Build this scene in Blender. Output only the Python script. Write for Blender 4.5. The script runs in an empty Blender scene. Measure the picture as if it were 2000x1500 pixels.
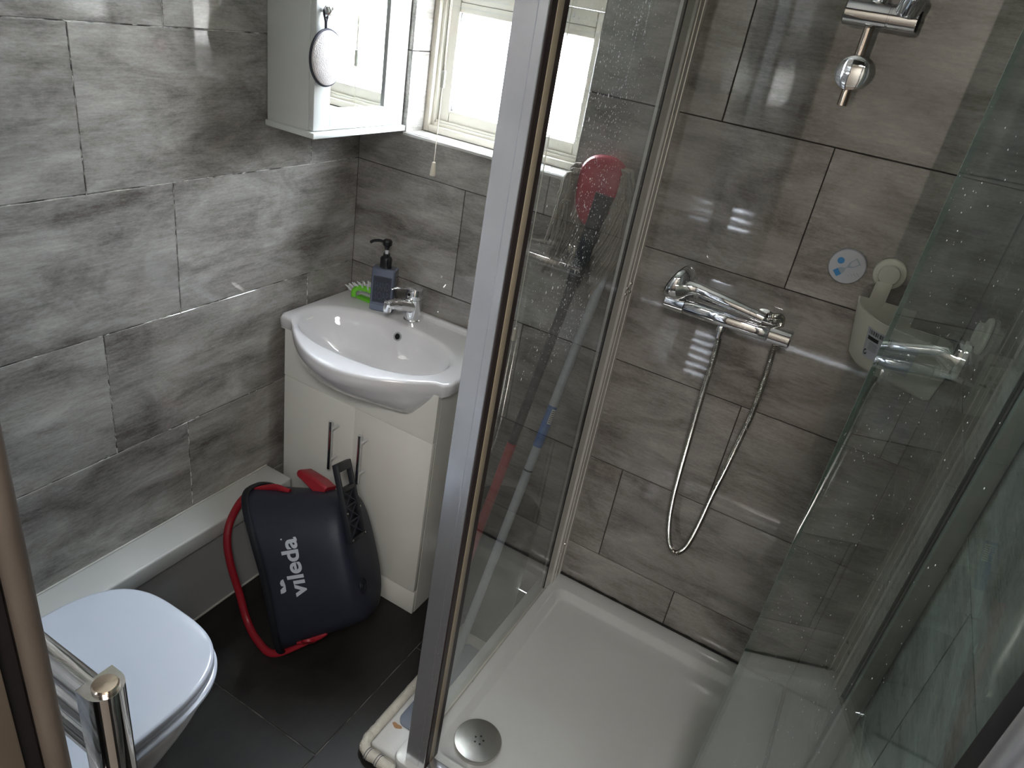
import bpy, bmesh, math, random
from mathutils import Vector, Matrix, noise
random.seed(7)
SC = bpy.context.scene
COL = SC.collection
PI = math.pi
H = 1.628            # eye height of the photographer; all measured heights are relative to it

# ------------------------------------------------------------------ camera
cam_d = bpy.data.cameras.new('camera')
cam_d.sensor_width = 36.0
cam_d.lens = 36.0 * 1400.46 / 2000.0
cam_d.clip_start = 0.02
cam = bpy.data.objects.new('camera', cam_d)
COL.objects.link(cam)
RR = ((0.85796928, 0.48829931, 0.15953838), (0.35689622, -0.34322913, -0.86880312), (-0.36947774, 0.80234503, -0.46875223))
CP = Vector((1.33176, -1.61290, H))
m = Matrix.Identity(4)
for i in range(3):
    m[i][0] = RR[0][i]
    m[i][1] = -RR[1][i]
    m[i][2] = -RR[2][i]
    m[i][3] = CP[i]
cam.matrix_world = m
SC.camera = cam

# ------------------------------------------------------------------ world, sun, window portal, hall fill, exposure
W = bpy.data.worlds.new('world')
SC.world = W
W.use_nodes = True
bg = W.node_tree.nodes['Background']
bg.inputs[0].default_value = (0.82, 0.91, 1.0, 1)
bg.inputs[1].default_value = 12.0
sun_d = bpy.data.lights.new('sun', 'SUN')
sun_d.energy = 35.0
sun_d.angle = 0.02
sun_d.color = (1.0, 0.95, 0.87)
sun = bpy.data.objects.new('sun', sun_d)
sun.rotation_euler = (math.radians(48), 0, math.radians(25))
COL.objects.link(sun)
por_d = bpy.data.lights.new('window_portal', 'AREA')
por_d.shape = 'RECTANGLE'
por_d.size = 0.50
por_d.size_y = 0.96
por_d.cycles.is_portal = True
por = bpy.data.objects.new('window_portal', por_d)
por.location = (0.40, 0.175, H + 0.14)
por.rotation_euler = (-PI / 2, 0, 0)
COL.objects.link(por)
hall_d = bpy.data.lights.new('hall_fill', 'AREA')  # unseen fill light, added to brighten mixer wall, tray and vanity front
hall_d.shape = 'DISK'
hall_d.size = 0.60
hall_d.energy = 6.6
hall_d.color = (1.0, 0.965, 0.925)
hall = bpy.data.objects.new('hall_fill', hall_d)
hall.location = (1.58, -2.10, 2.27)
COL.objects.link(hall)
SC.view_settings.view_transform = 'Standard'
SC.view_settings.look = 'None'
SC.view_settings.gamma = 1
SC.view_settings.use_curve_mapping = False
SC.view_settings.exposure = 2.25
SC.cycles.use_denoising = True
SC.cycles.sample_clamp_indirect = 6.0
SC.cycles.max_bounces = 12
SC.cycles.transparent_max_bounces = 24
SC.cycles.caustics_reflective = False
SC.cycles.caustics_refractive = False


# ------------------------------------------------------------------ materials
def lin(r, g, b):
    def f(c):
        c /= 255.0
        return c / 12.92 if c <= 0.04045 else ((c + 0.055) / 1.055) ** 2.4
    return (f(r), f(g), f(b), 1)


def nodes(name):
    mt = bpy.data.materials.new(name)
    mt.use_nodes = True
    nt = mt.node_tree
    return mt, nt, nt.nodes['Principled BSDF']


def mat(name, color, rough=0.5, metal=0.0, var=0.0, vscale=8.0, bump=0.0, bscale=60.0, coat=0.0, spec=0.5, stretch=(1, 1, 1), trans=0.0):
    mt, nt, p = nodes(name)
    p.inputs['Base Color'].default_value = color
    p.inputs['Roughness'].default_value = rough
    p.inputs['Metallic'].default_value = metal
    p.inputs['Coat Weight'].default_value = coat
    p.inputs['Coat Roughness'].default_value = 0.04
    p.inputs['Specular IOR Level'].default_value = spec
    p.inputs['Transmission Weight'].default_value = trans
    tc = nt.nodes.new('ShaderNodeTexCoord')
    mp = nt.nodes.new('ShaderNodeMapping')
    mp.inputs['Scale'].default_value = stretch
    nt.links.new(tc.outputs['Object'], mp.inputs['Vector'])
    if var > 0:
        n = nt.nodes.new('ShaderNodeTexNoise')
        n.inputs['Scale'].default_value = vscale
        n.inputs['Detail'].default_value = 6
        nt.links.new(mp.outputs[0], n.inputs['Vector'])
        r = nt.nodes.new('ShaderNodeValToRGB')
        r.color_ramp.elements[0].position = 0.3
        r.color_ramp.elements[1].position = 0.7
        c = color
        r.color_ramp.elements[0].color = (c[0] * (1 - var), c[1] * (1 - var), c[2] * (1 - var), 1)
        r.color_ramp.elements[1].color = (min(1, c[0] * (1 + var)), min(1, c[1] * (1 + var)), min(1, c[2] * (1 + var)), 1)
        nt.links.new(n.outputs['Fac'], r.inputs['Fac'])
        nt.links.new(r.outputs['Color'], p.inputs['Base Color'])
    if bump > 0:
        n2 = nt.nodes.new('ShaderNodeTexNoise')
        n2.inputs['Scale'].default_value = bscale
        n2.inputs['Detail'].default_value = 4
        nt.links.new(mp.outputs[0], n2.inputs['Vector'])
        b = nt.nodes.new('ShaderNodeBump')
        b.inputs['Strength'].default_value = bump
        b.inputs['Distance'].default_value = 0.002
        nt.links.new(n2.outputs['Fac'], b.inputs['Height'])
        nt.links.new(b.outputs[0], p.inputs['Normal'])
    return mt


def tile_mat(name, dark, light, rough, spec=0.5, streak=1.0):
    """cloudy cement-look porcelain: stretched streaks, blotches and fine speckle, different on every tile"""
    mt, nt, p = nodes(name)
    L = nt.links.new
    tc = nt.nodes.new('ShaderNodeTexCoord')
    oi = nt.nodes.new('ShaderNodeObjectInfo')
    mul = nt.nodes.new('ShaderNodeMath')
    mul.operation = 'MULTIPLY'
    mul.inputs[1].default_value = 40.0
    L(oi.outputs['Random'], mul.inputs[0])
    add = nt.nodes.new('ShaderNodeVectorMath')
    add.operation = 'ADD'
    L(tc.outputs['Object'], add.inputs[0])
    L(mul.outputs[0], add.inputs[1])

    def nz(scale, st, det, rgh=0.6, dist=0.0):
        mp = nt.nodes.new('ShaderNodeMapping')
        mp.inputs['Scale'].default_value = st
        L(add.outputs[0], mp.inputs['Vector'])
        n = nt.nodes.new('ShaderNodeTexNoise')
        n.inputs['Scale'].default_value = scale
        n.inputs['Detail'].default_value = det
        n.inputs['Roughness'].default_value = rgh
        n.inputs['Distortion'].default_value = dist
        L(mp.outputs[0], n.inputs['Vector'])
        return n.outputs['Fac']
    a = nz(5.0, (1, 2.2, 1), 5, 0.6, 0.6)
    b = nz(16.0, (1, 9.0, 1), 6, 0.7)
    c = nz(110.0, (1, 2.6, 1), 4, 0.7)

    def mix(x, y, fx, fy):
        m1 = nt.nodes.new('ShaderNodeMath'); m1.operation = 'MULTIPLY'; m1.inputs[1].default_value = fx; L(x, m1.inputs[0])
        m2 = nt.nodes.new('ShaderNodeMath'); m2.operation = 'MULTIPLY_ADD'; m2.inputs[1].default_value = fy
        L(y, m2.inputs[0]); L(m1.outputs[0], m2.inputs[2])
        return m2.outputs[0]
    s = mix(a, b, 0.58, 0.22 * streak)
    s = mix(s, c, 1.0, 0.20)
    r = nt.nodes.new('ShaderNodeValToRGB')
    e = r.color_ramp.elements
    e[0].position = 0.36; e[0].color = dark
    e[1].position = 0.64; e[1].color = light
    L(s, r.inputs['Fac'])
    L(r.outputs['Color'], p.inputs['Base Color'])
    rr = nt.nodes.new('ShaderNodeMapRange')
    rr.inputs['To Min'].default_value = rough * 0.85
    rr.inputs['To Max'].default_value = rough * 1.2
    L(c, rr.inputs['Value'])
    L(rr.outputs[0], p.inputs['Roughness'])
    p.inputs['Specular IOR Level'].default_value = spec
    bp = nt.nodes.new('ShaderNodeBump')
    bp.inputs['Strength'].default_value = 0.006
    bp.inputs['Distance'].default_value = 0.001
    L(c, bp.inputs['Height'])
    L(bp.outputs[0], p.inputs['Normal'])
    return mt


def glass_mat(name, tint, haze=0.0):
    """flat sheet glass: see-through with Schlick reflection, works from every side"""
    mt = bpy.data.materials.new(name)
    mt.use_nodes = True
    nt = mt.node_tree
    nt.nodes.clear()
    L = nt.links.new
    out = nt.nodes.new('ShaderNodeOutputMaterial')
    g = nt.nodes.new('ShaderNodeNewGeometry')
    d = nt.nodes.new('ShaderNodeVectorMath'); d.operation = 'DOT_PRODUCT'
    L(g.outputs['Normal'], d.inputs[0]); L(g.outputs['Incoming'], d.inputs[1])

    def mth(op, a, bval=None, clampit=False):
        n = nt.nodes.new('ShaderNodeMath'); n.operation = op; n.use_clamp = clampit
        if isinstance(a, float): n.inputs[0].default_value = a
        else: L(a, n.inputs[0])
        if bval is not None:
            if isinstance(bval, float): n.inputs[1].default_value = bval
            else: L(bval, n.inputs[1])
        return n.outputs[0]
    c = mth('ABSOLUTE', d.outputs['Value'])
    k = mth('SUBTRACT', 1.0, c, True)
    k5 = mth('POWER', k, 5.0)
    f = mth('MULTIPLY', k5, 0.96)
    f = mth('ADD', f, 0.04, True)
    tr = nt.nodes.new('ShaderNodeBsdfTransparent'); tr.inputs[0].default_value = tint
    gl = nt.nodes.new('ShaderNodeBsdfGlossy'); gl.inputs['Roughness'].default_value = 0.0
    gl.inputs[0].default_value = (1, 1, 1, 1)
    mx = nt.nodes.new('ShaderNodeMixShader')
    L(f, mx.inputs[0]); L(tr.outputs[0], mx.inputs[1]); L(gl.outputs[0], mx.inputs[2])
    last = mx.outputs[0]
    if haze > 0:       # limescale film
        tc = nt.nodes.new('ShaderNodeTexCoord')
        mp = nt.nodes.new('ShaderNodeMapping'); mp.inputs['Scale'].default_value = (1, 1, 0.35)
        L(tc.outputs['Object'], mp.inputs['Vector'])
        nz = nt.nodes.new('ShaderNodeTexNoise'); nz.inputs['Scale'].default_value = 7.0; nz.inputs['Detail'].default_value = 8
        L(mp.outputs[0], nz.inputs['Vector'])
        mr = nt.nodes.new('ShaderNodeMapRange')
        mr.inputs['From Min'].default_value = 0.45; mr.inputs['From Max'].default_value = 0.75
        mr.inputs['To Min'].default_value = 0.0; mr.inputs['To Max'].default_value = haze
        L(nz.outputs['Fac'], mr.inputs['Value'])
        df = nt.nodes.new('ShaderNodeBsdfDiffuse'); df.inputs[0].default_value = (0.8, 0.8, 0.8, 1)
        m2 = nt.nodes.new('ShaderNodeMixShader')
        L(mr.outputs[0], m2.inputs[0]); L(last, m2.inputs[1]); L(df.outputs[0], m2.inputs[2])
        last = m2.outputs[0]
    L(last, out.inputs[0])
    return mt


def grout_mat(name, a, b, p0, p1):
    mt, nt, p = nodes(name)
    L = nt.links.new
    tc = nt.nodes.new('ShaderNodeTexCoord')
    n = nt.nodes.new('ShaderNodeTexNoise'); n.inputs['Scale'].default_value = 22.0; n.inputs['Detail'].default_value = 5
    L(tc.outputs['Object'], n.inputs['Vector'])
    r = nt.nodes.new('ShaderNodeValToRGB')
    r.color_ramp.elements[0].position = p0; r.color_ramp.elements[0].color = a
    r.color_ramp.elements[1].position = p1; r.color_ramp.elements[1].color = b
    L(n.outputs['Fac'], r.inputs['Fac']); L(r.outputs['Color'], p.inputs['Base Color'])
    p.inputs['Roughness'].default_value = 0.9
    return mt


M = {}
M['tile'] = tile_mat('wall_tile_cement', lin(94, 88, 83), lin(182, 178, 173), 0.04, 0.9)
M['floor_tile'] = tile_mat('floor_tile_dark', lin(32, 30, 29), lin(44, 41, 40), 0.34, 0.3)
M['grout_light'] = grout_mat('grout_light', lin(70, 66, 64), lin(215, 212, 206), 0.42, 0.58)
M['grout_dark'] = grout_mat('grout_dark', lin(38, 33, 31), lin(66, 58, 54), 0.4, 0.7)
M['grout_floor'] = grout_mat('grout_floor', lin(52, 48, 46), lin(118, 112, 104), 0.45, 0.6)
M['chip'] = mat('filler_white', lin(222, 220, 214), 0.9)
M['plaster'] = mat('ceiling_paint', lin(226, 226, 222), 0.8, var=0.03)
M['hallpaint'] = mat('hall_paint', lin(205, 200, 190), 0.8, var=0.03)
M['upvc'] = mat('upvc_white', lin(224, 220, 210), 0.35, var=0.04, vscale=5)
M['upvc_dirty'] = mat('upvc_yellowed', lin(206, 200, 188), 0.45, var=0.07, vscale=9)
M['cabinet_white'] = mat('painted_white_wood', lin(212, 215, 213), 0.35)
M['vanity_white'] = mat('vanity_cream_white', lin(240, 239, 232), 0.32)
M['ceramic'] = mat('glazed_ceramic', lin(226, 225, 228), 0.06, coat=0.6)
M['lid'] = mat('toilet_lid_plastic', lin(196, 203, 216), 0.16, coat=0.2)
M['tray'] = mat('tray_acrylic', lin(212, 214, 212), 0.16, coat=0.3)
M['boxing'] = mat('boxing_board_white', lin(198, 199, 196), 0.35, var=0.02)
M['boxing_grey'] = mat('boxing_panel_grey', lin(172, 173, 174), 0.35)
M['chrome'] = mat('chrome', (0.80, 0.81, 0.83, 1), 0.05, 1.0)
M['chrome_satin'] = mat('polished_aluminium', (0.84, 0.85, 0.90, 1), 0.20, 0.85, bump=0.05, bscale=30, stretch=(1, 1, 0.1))
M['steel'] = mat('brushed_steel', (0.56, 0.54, 0.50, 1), 0.16, 1.0)
M['nickel'] = mat('warm_nickel', (0.62, 0.52, 0.44, 1), 0.14, 1.0)
M['aluminium'] = mat('anodised_aluminium', (0.74, 0.72, 0.68, 1), 0.40, 0.4)
M['jamb'] = mat('jamb_grey_aluminium', (0.36, 0.35, 0.33, 1), 0.35, 0.5)
M['mirror'] = mat('mirror_silver', (0.93, 0.96, 0.96, 1), 0.0, 1.0)
M['glass_panel'] = glass_mat('glass_shower_panel', (0.93, 0.945, 0.94, 1), 0.07)
M['glass_door'] = glass_mat('glass_shower_door', (0.80, 0.86, 0.84, 1), 0.035)
M['glass_window'] = glass_mat('glass_window', (0.99, 0.99, 0.99, 1))
M['glass_edge'] = mat('glass_edge_green', lin(120, 140, 132), 0.05)
M['rubber'] = mat('rubber_black', lin(22, 19, 20), 0.5)
M['seal'] = mat('seal_brown_grey', lin(48, 38, 38), 0.45)
M['mould'] = mat('mouldy_silicone', lin(20, 16, 15), 0.7, var=0.6, vscale=40)
M['silicone'] = mat('silicone_white', lin(200, 198, 190), 0.4)
M['magnet'] = mat('magnet_strip_beige', lin(176, 162, 140), 0.4)
M['bucket'] = mat('bucket_plastic_navy', lin(38, 41, 54), 0.5, var=0.18, vscale=6, spec=0.35)
M['bucket_dark'] = mat('bucket_plastic_black', lin(24, 26, 33), 0.5, spec=0.35)
M['red'] = mat('plastic_red', lin(150, 28, 40), 0.4)
M['red_mop'] = mat('plastic_mop_red', lin(165, 62, 76), 0.4)
M['logo'] = mat('logo_print_grey', lin(190, 196, 206), 0.5)
M['mopyarn'] = mat('mop_yarn', lin(150, 143, 134), 0.95, var=0.2, vscale=30, bump=0.4, bscale=300)
M['pole_dark'] = mat('pole_charcoal', lin(52, 54, 60), 0.45)
M['pole_red'] = mat('pole_red', lin(160, 58, 62), 0.4)
M['pole_grey'] = mat('pole_light_grey', lin(166, 172, 178), 0.35)
M['blue'] = mat('label_blue', lin(50, 96, 156), 0.4)
M['label_white'] = mat('label_white', lin(218, 218, 214), 0.5)
M['ink'] = mat('ink_black', lin(22, 22, 24), 0.6)
M['ink_grey'] = mat('ink_grey', lin(130, 130, 132), 0.6)
M['bin'] = mat('bin_black', lin(28, 29, 34), 0.4)
M['soap'] = mat('soap_bottle_smoke', lin(92, 100, 118), 0.16, coat=0.4)
M['soap_low'] = mat('soap_liquid_blue', lin(112, 122, 142), 0.12, coat=0.4)
M['soap_label'] = mat('soap_label_charcoal', lin(40, 44, 56), 0.35)
M['soap_ink'] = mat('soap_label_print', lin(68, 73, 86), 0.4)
M['black_gloss'] = mat('black_plastic_gloss', lin(18, 18, 21), 0.22)
M['green'] = mat('brush_green', lin(110, 200, 50), 0.35)
M['bristle'] = mat('brush_bristle', lin(226, 228, 232), 0.6)
M['hole'] = mat('hole_black', lin(6, 6, 7), 0.8)
M['white_plastic'] = mat('white_plastic', lin(214, 213, 200), 0.32)
M['timer_white'] = mat('timer_white', lin(190, 194, 202), 0.2, coat=0.4)
M['timer_blue'] = mat('timer_blue', lin(50, 130, 190), 0.3)
M['timer_grey'] = mat('timer_grey', lin(150, 162, 176), 0.3)
M['pad'] = mat('terry_white', lin(214, 208, 208), 1.0, bump=1.0, bscale=420, var=0.06, vscale=60)
M['pad_edge'] = mat('terry_edge_charcoal', lin(62, 62, 72), 0.9)
M['mat_white'] = mat('bath_mat_cotton', lin(206, 202, 190), 1.0, bump=1.0, bscale=300, var=0.08, vscale=40)
M['mat_grey'] = mat('bath_mat_stripe', lin(112, 116, 122), 1.0)
M['scale_grey'] = mat('scale_plate_grey', lin(128, 136, 152), 0.15, coat=0.4)
M['scale_white'] = mat('scale_white', lin(206, 206, 204), 0.3)
M['rust'] = mat('rust_stain', lin(168, 128, 92), 0.8)
M['wood'] = mat('door_trim_brown', lin(80, 71, 64), 0.6, var=0.35, vscale=14, bump=0.5, bscale=60, stretch=(1, 1, 0.3))
M['wood_dark'] = mat('door_casing_brown', lin(86, 76, 66), 0.6, var=0.2, vscale=20, stretch=(1, 1, 0.3))
M['cord'] = mat('blind_cord', lin(220, 212, 196), 0.7)
M['render_white'] = mat('house_render', lin(244, 242, 236), 0.9)
M['slate'] = mat('roof_slate', lin(72, 74, 76), 0.8, var=0.1, vscale=3)
M['slate_edge'] = mat('roof_slate_light', lin(110, 110, 106), 0.8)
M['outground'] = mat('outdoor_ground', lin(150, 150, 145), 0.9, var=0.1, vscale=0.5)
M['drop'] = mat('water_drop_scale', lin(236, 238, 240), 0.08, coat=1.0)

# ------------------------------------------------------------------ helpers
ORG = {}


def finish(name, bm, mt, parent=None, smooth=True, ang=38):
    me = bpy.data.meshes.new(name)
    bmesh.ops.recalc_face_normals(bm, faces=bm.faces)
    bm.to_mesh(me)
    bm.free()
    me.materials.append(mt)
    if smooth:
        for p in me.polygons:
            p.use_smooth = True
        me.set_sharp_from_angle(angle=math.radians(ang))
    o = bpy.data.objects.new(name, me)
    COL.objects.link(o)
    if parent is not None:
        org = ORG[parent.name]
        me.transform(Matrix.Translation(-org))
        o.parent = parent
        ORG[o.name] = org
    else:
        ORG[o.name] = Vector((0, 0, 0))
    return o


def obj(name, bm, mt, parent=None, smooth=True, ang=38):
    o = finish(name, bm, mt, parent, smooth, ang)
    if parent is not None:
        # child of an Empty placed at its thing's base; grandchildren share the same origin
        if parent.type != 'EMPTY':
            pass
    return o


def thing(name, label, cat, loc, group=None):
    o = bpy.data.objects.new(name, None)
    o.empty_display_size = 0.02
    o.location = loc
    COL.objects.link(o)
    o['label'] = label
    o['category'] = cat
    if group:
        o['group'] = group
    ORG[o.name] = Vector(loc)
    return o


def tag(o, label, cat, group=None):
    o['label'] = label
    o['category'] = cat
    if group:
        o['group'] = group
    return o


def struct(name, bm, mt, smooth=False):
    o = finish(name, bm, mt, None, smooth)
    o['kind'] = 'structure'
    return o


def box(bm, x0, x1, y0, y1, z0, z1, bevel=0.0, seg=2):
    r = bmesh.ops.create_cube(bm, size=1.0)
    vs = r['verts']
    for v in vs:
        v.co = Vector(((x0 + x1) / 2 + v.co.x * (x1 - x0), (y0 + y1) / 2 + v.co.y * (y1 - y0), (z0 + z1) / 2 + v.co.z * (z1 - z0)))
    if bevel > 0:
        es = list({e for v in vs for e in v.link_edges})
        bmesh.ops.bevel(bm, geom=es, offset=bevel, segments=seg, affect='EDGES', profile=0.5)
    return bm


def B(*a, **k):
    return box(bmesh.new(), *a, **k)


def rings(bm, rs, cap0=True, cap1=True, closed=True):
    """skin a list of equal-length point rings"""
    vv = [[bm.verts.new(p) for p in r] for r in rs]
    n = len(rs[0])
    for a, b in zip(vv[:-1], vv[1:]):
        for i in range(n if closed else n - 1):
            j = (i + 1) % n
            try:
                bm.faces.new((a[i], a[j], b[j], b[i]))
            except ValueError:
                pass
    if cap0:
        bm.faces.new(list(reversed(vv[0])))
    if cap1:
        bm.faces.new(vv[-1])
    return bm


def tube(bm, pts, rad, seg=12, cap=True, flat=1.0, up=None):
    pts = [Vector(p) for p in pts]
    n = len(pts)
    rr = rad if isinstance(rad, (list, tuple)) else [rad] * n
    rs = []
    prev = None
    for i, p in enumerate(pts):
        t = (pts[min(i + 1, n - 1)] - pts[max(i - 1, 0)]).normalized()
        if prev is None:
            ref = Vector(up) if up else (Vector((0, 0, 1)) if abs(t.z) < 0.9 else Vector((1, 0, 0)))
            a = t.cross(ref).normalized()
        else:
            a = (prev - t * prev.dot(t)).normalized()
        prev = a
        b = t.cross(a).normalized()
        rs.append([p + a * math.cos(2 * PI * k / seg) * rr[i] + b * math.sin(2 * PI * k / seg) * rr[i] * flat for k in range(seg)])
    return rings(bm, rs, cap, cap)


def T(pts, rad, seg=12, **k):
    return tube(bmesh.new(), pts, rad, seg, **k)


def smoothpath(pts, n=8):
    """Catmull-Rom"""
    P = [Vector(p) for p in pts]
    P = [2 * P[0] - P[1]] + P + [2 * P[-1] - P[-2]]
    out = []
    for i in range(1, len(P) - 2):
        for k in range(n):
            t = k / n
            a, b, c, d = P[i - 1], P[i], P[i + 1], P[i + 2]
            out.append(0.5 * ((2 * b) + (c - a) * t + (2 * a - 5 * b + 4 * c - d) * t * t + (3 * b - a - 3 * c + d) * t ** 3))
    out.append(P[-2])
    return out


def lathe(bm, prof, origin, axis, seg=32, cap=True):
    """profile of (radius, distance along axis)"""
    o = Vector(origin)
    ax = Vector(axis).normalized()
    ref = Vector((0, 0, 1)) if abs(ax.z) < 0.9 else Vector((1, 0, 0))
    a = ax.cross(ref).normalized()
    b = ax.cross(a).normalized()
    rs = [[o + ax * d + (a * math.cos(2 * PI * k / seg) + b * math.sin(2 * PI * k / seg)) * max(r, 1e-5) for k in range(seg)] for r, d in prof]
    return rings(bm, rs, cap, cap)


def LA(prof, origin, axis, seg=32, cap=True):
    return lathe(bmesh.new(), prof, origin, axis, seg, cap)


def sup(cx, cy, ax, ay, n, z, count=64, ph=0.0):
    """superellipse ring in the XY plane"""
    out = []
    for k in range(count):
        t = 2 * PI * k / count + ph
        c, s = math.cos(t), math.sin(t)
        out.append(Vector((cx + ax * math.copysign(abs(c) ** (2 / n), c), cy + ay * math.copysign(abs(s) ** (2 / n), s), z)))
    return out


def extrude_profile(bm, poly, z0, z1):
    return rings(bm, [[Vector((x, y, z0)) for x, y in poly], [Vector((x, y, z1)) for x, y in poly]])


def text_mesh(body, size, bold=0.0):
    """flat lettering as triangulated vertices in x,y"""
    cu = bpy.data.curves.new('lettering', 'FONT')
    cu.body = body
    cu.size = size
    cu.offset = bold
    cu.resolution_u = 4
    o = bpy.data.objects.new('lettering', cu)
    COL.objects.link(o)
    dg = bpy.context.evaluated_depsgraph_get()
    dg.update()
    me = bpy.data.meshes.new_from_object(o.evaluated_get(dg))
    vs = [v.co.copy() for v in me.vertices]
    fs = [tuple(p.vertices) for p in me.polygons]
    bpy.data.objects.remove(o)
    bpy.data.meshes.remove(me)
    bpy.data.curves.remove(cu)
    return vs, fs


def add_flat(bm, vs, fs, fn):
    vv = [bm.verts.new(fn(v)) for v in vs]
    for f in fs:
        try:
            bm.faces.new([vv[i] for i in f])
        except ValueError:
            pass
    return bm


def quad(bm, p):
    bm.faces.new([bm.verts.new(q) for q in p])


# ------------------------------------------------------------------ tiled walls
TW, TH, G = 0.600, 0.300, 0.0011      # tile size and half joint
ROW0 = H - 0.157                        # height of the joint under row 0
CEIL = 2.33
full_tile = {}


def tile_obj(u0, u1, v0, v1, wall, mtx, material, thick=0.007, ch=0.0009, name='tile'):
    """one slab: local x along the wall, local y up, local z out of the wall"""
    w, h = round(u1 - u0, 4), round(v1 - v0, 4)
    key = (w, h, material.name, thick)
    if key not in full_tile:
        bm = bmesh.new()
        a = [(0, 0, -thick), (w, 0, -thick), (w, h, -thick), (0, h, -thick)]
        b = [(0, 0, -ch), (w, 0, -ch), (w, h, -ch), (0, h, -ch)]
        c = [(ch, ch, 0), (w - ch, ch, 0), (w - ch, h - ch, 0), (ch, h - ch, 0)]
        rings(bm, [[Vector(q) for q in a], [Vector(q) for q in b], [Vector(q) for q in c]])
        me = bpy.data.meshes.new(name)
        bmesh.ops.recalc_face_normals(bm, faces=bm.faces)
        bm.to_mesh(me)
        bm.free()
        me.materials.append(material)
        full_tile[key] = me
    o = bpy.data.objects.new(name, full_tile[key])
    COL.objects.link(o)
    o.parent = wall
    o.matrix_local = mtx @ Matrix.Translation((u0, v0, 0))
    return o


def tile_wall(wall, mtx, u_min, u_max, z_min, z_max, off_even, off_odd, holes=(), skip=False):
    r = -6
    while True:
        v0 = ROW0 + r * TH
        v1 = v0 + TH
        even = (r % 2 == 0)
        special = (r == -2 and skip)
        r += 1
        if v1 <= z_min:
            continue
        if v0 >= z_max:
            break
        k0 = math.floor((u_min - (off_even if even else off_odd)) / TW) - 1
        for k in range(k0, k0 + 12):
            u0 = (off_even if even else off_odd) + k * TW
            u1 = u0 + TW
            if special:
                if abs(u0 - 0.357) < 0.01:
                    u1 += 0.545
                elif u0 > 0.9:
                    u0 += 0.545
                    u1 += 0.545
            a0, a1 = max(u0 + G, u_min), min(u1 - G, u_max)
            b0, b1 = max(v0 + G, z_min), min(v1 - G, z_max)
            if a1 - a0 < 0.004 or b1 - b0 < 0.004:
                continue
            pieces = [(a0, a1, b0, b1)]
            for (h0, h1, g0, g1) in holes:
                new = []
                for (p0, p1, q0, q1) in pieces:
                    if p1 <= h0 or p0 >= h1 or q1 <= g0 or q0 >= g1:
                        new.append((p0, p1, q0, q1))
                        continue
                    if q0 < g0: new.append((p0, p1, q0, g0))
                    if q1 > g1: new.append((p0, p1, g1, q1))
                    c0, c1 = max(q0, g0), min(q1, g1)
                    if p0 < h0: new.append((p0, h0, c0, c1))
                    if p1 > h1: new.append((h1, p1, c0, c1))
                pieces = new
            for (p0, p1, q0, q1) in pieces:
                if p1 - p0 > 0.003 and q1 - q0 > 0.003:
                    cut = len(pieces) > 1
                    tile_obj(p0, p1, q0, q1, wall, mtx, M['tile'], ch=0.00005 if cut else 0.0009)


def chips(wall, mtx, lines, n, seed, material=None):
    """crumbs of white filler left along the joints"""
    rnd = random.Random(seed)
    bm = bmesh.new()
    for _ in range(n):
        u0, v0, u1, v1 = rnd.choice(lines)
        t = rnd.random()
        t = (math.floor(t * 9) + rnd.random() ** 2 * 0.6) / 9.0
        u, v = u0 + (u1 - u0) * t + rnd.uniform(-.0012, .0012), v0 + (v1 - v0) * t + rnd.uniform(-.0012, .0012)
        hor = abs(u1 - u0) > abs(v1 - v0)
        L_, w_ = rnd.uniform(.002, .011), rnd.uniform(.0006, .0016)
        a = rnd.uniform(-.15, .15) + (0 if hor else PI / 2)
        pts = []
        for k in range(6):
            th = 2 * PI * k / 6
            x, y = math.cos(th) * L_ * rnd.uniform(.6, 1.1), math.sin(th) * w_ * rnd.uniform(.6, 1.2)
            pts.append((u + x * math.cos(a) - y * math.sin(a), v + x * math.sin(a) + y * math.cos(a)))
        top = mtx @ Vector((u, v, 0.0010))
        base = [bm.verts.new(mtx @ Vector((p[0], p[1], -0.0012))) for p in pts]
        tv = bm.verts.new(top)
        for k in range(6):
            bm.faces.new((base[k], base[(k + 1) % 6], tv))
    o = finish('filler_crumbs', bm, material or M['chip'], wall, False)
    o['kind'] = 'stuff'
    return o


# opening of the window
WX0, WX1, WZ0, WZ1 = 0.148, 0.650, H - 0.355, H + 0.60

# left wall: x = 0, seen from +x.  local x = -y, local y = z, local z = +x
bm = B(-0.12, -0.0022, -1.60, 0.0, 0.0, CEIL)
wl = struct('wall_left', bm, M['grout_light'])
ML = Matrix(((0, 0, 1, 0), (-1, 0, 0, 0), (0, 1, 0, 0), (0, 0, 0, 1)))
tile_wall(wl, ML, 0.0002, 1.43, 0.0, CEIL - 0.002, -0.003 + 0.6 * 0 + 0.0, 0.187)
joints = []
for r in range(-4, 3):
    z = ROW0 + r * TH
    joints.append((0.05, z, 1.35, z))
    for k in range(3):
        u = (0.597 if r % 2 == 0 else 0.187) + k * 0.6
        if u < 1.4:
            joints.append((u, z, u, z + TH))
            joints.append((u, z, u, z + TH))
chips(wl, ML, [j for j in joints if j[1] < H + 0.1], 420, 3)

# window wall (also the shower's mixer wall): y = 0, seen from -y
bm = bmesh.new()
for (a, b, c, d) in ((-0.12, WX0 - 0.001, 0, CEIL), (WX1 + 0.001, 1.75, 0, CEIL), (WX0, WX1, 0, WZ0 - 0.008), (WX0, WX1, WZ1 + 0.008, CEIL)):
    box(bm, a, b, 0.0022, 0.19, c, d)
ww = struct('wall_back', bm, M['grout_dark'])
MW = Matrix(((1, 0, 0, 0), (0, 0, -1, 0), (0, 1, 0, 0), (0, 0, 0, 1)))
tile_wall(ww, MW, 0.0002, 1.5385, 0.0, CEIL - 0.002, 0.357, 0.589, holes=((WX0, WX1, WZ0, WZ1),), skip=True)
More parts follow.
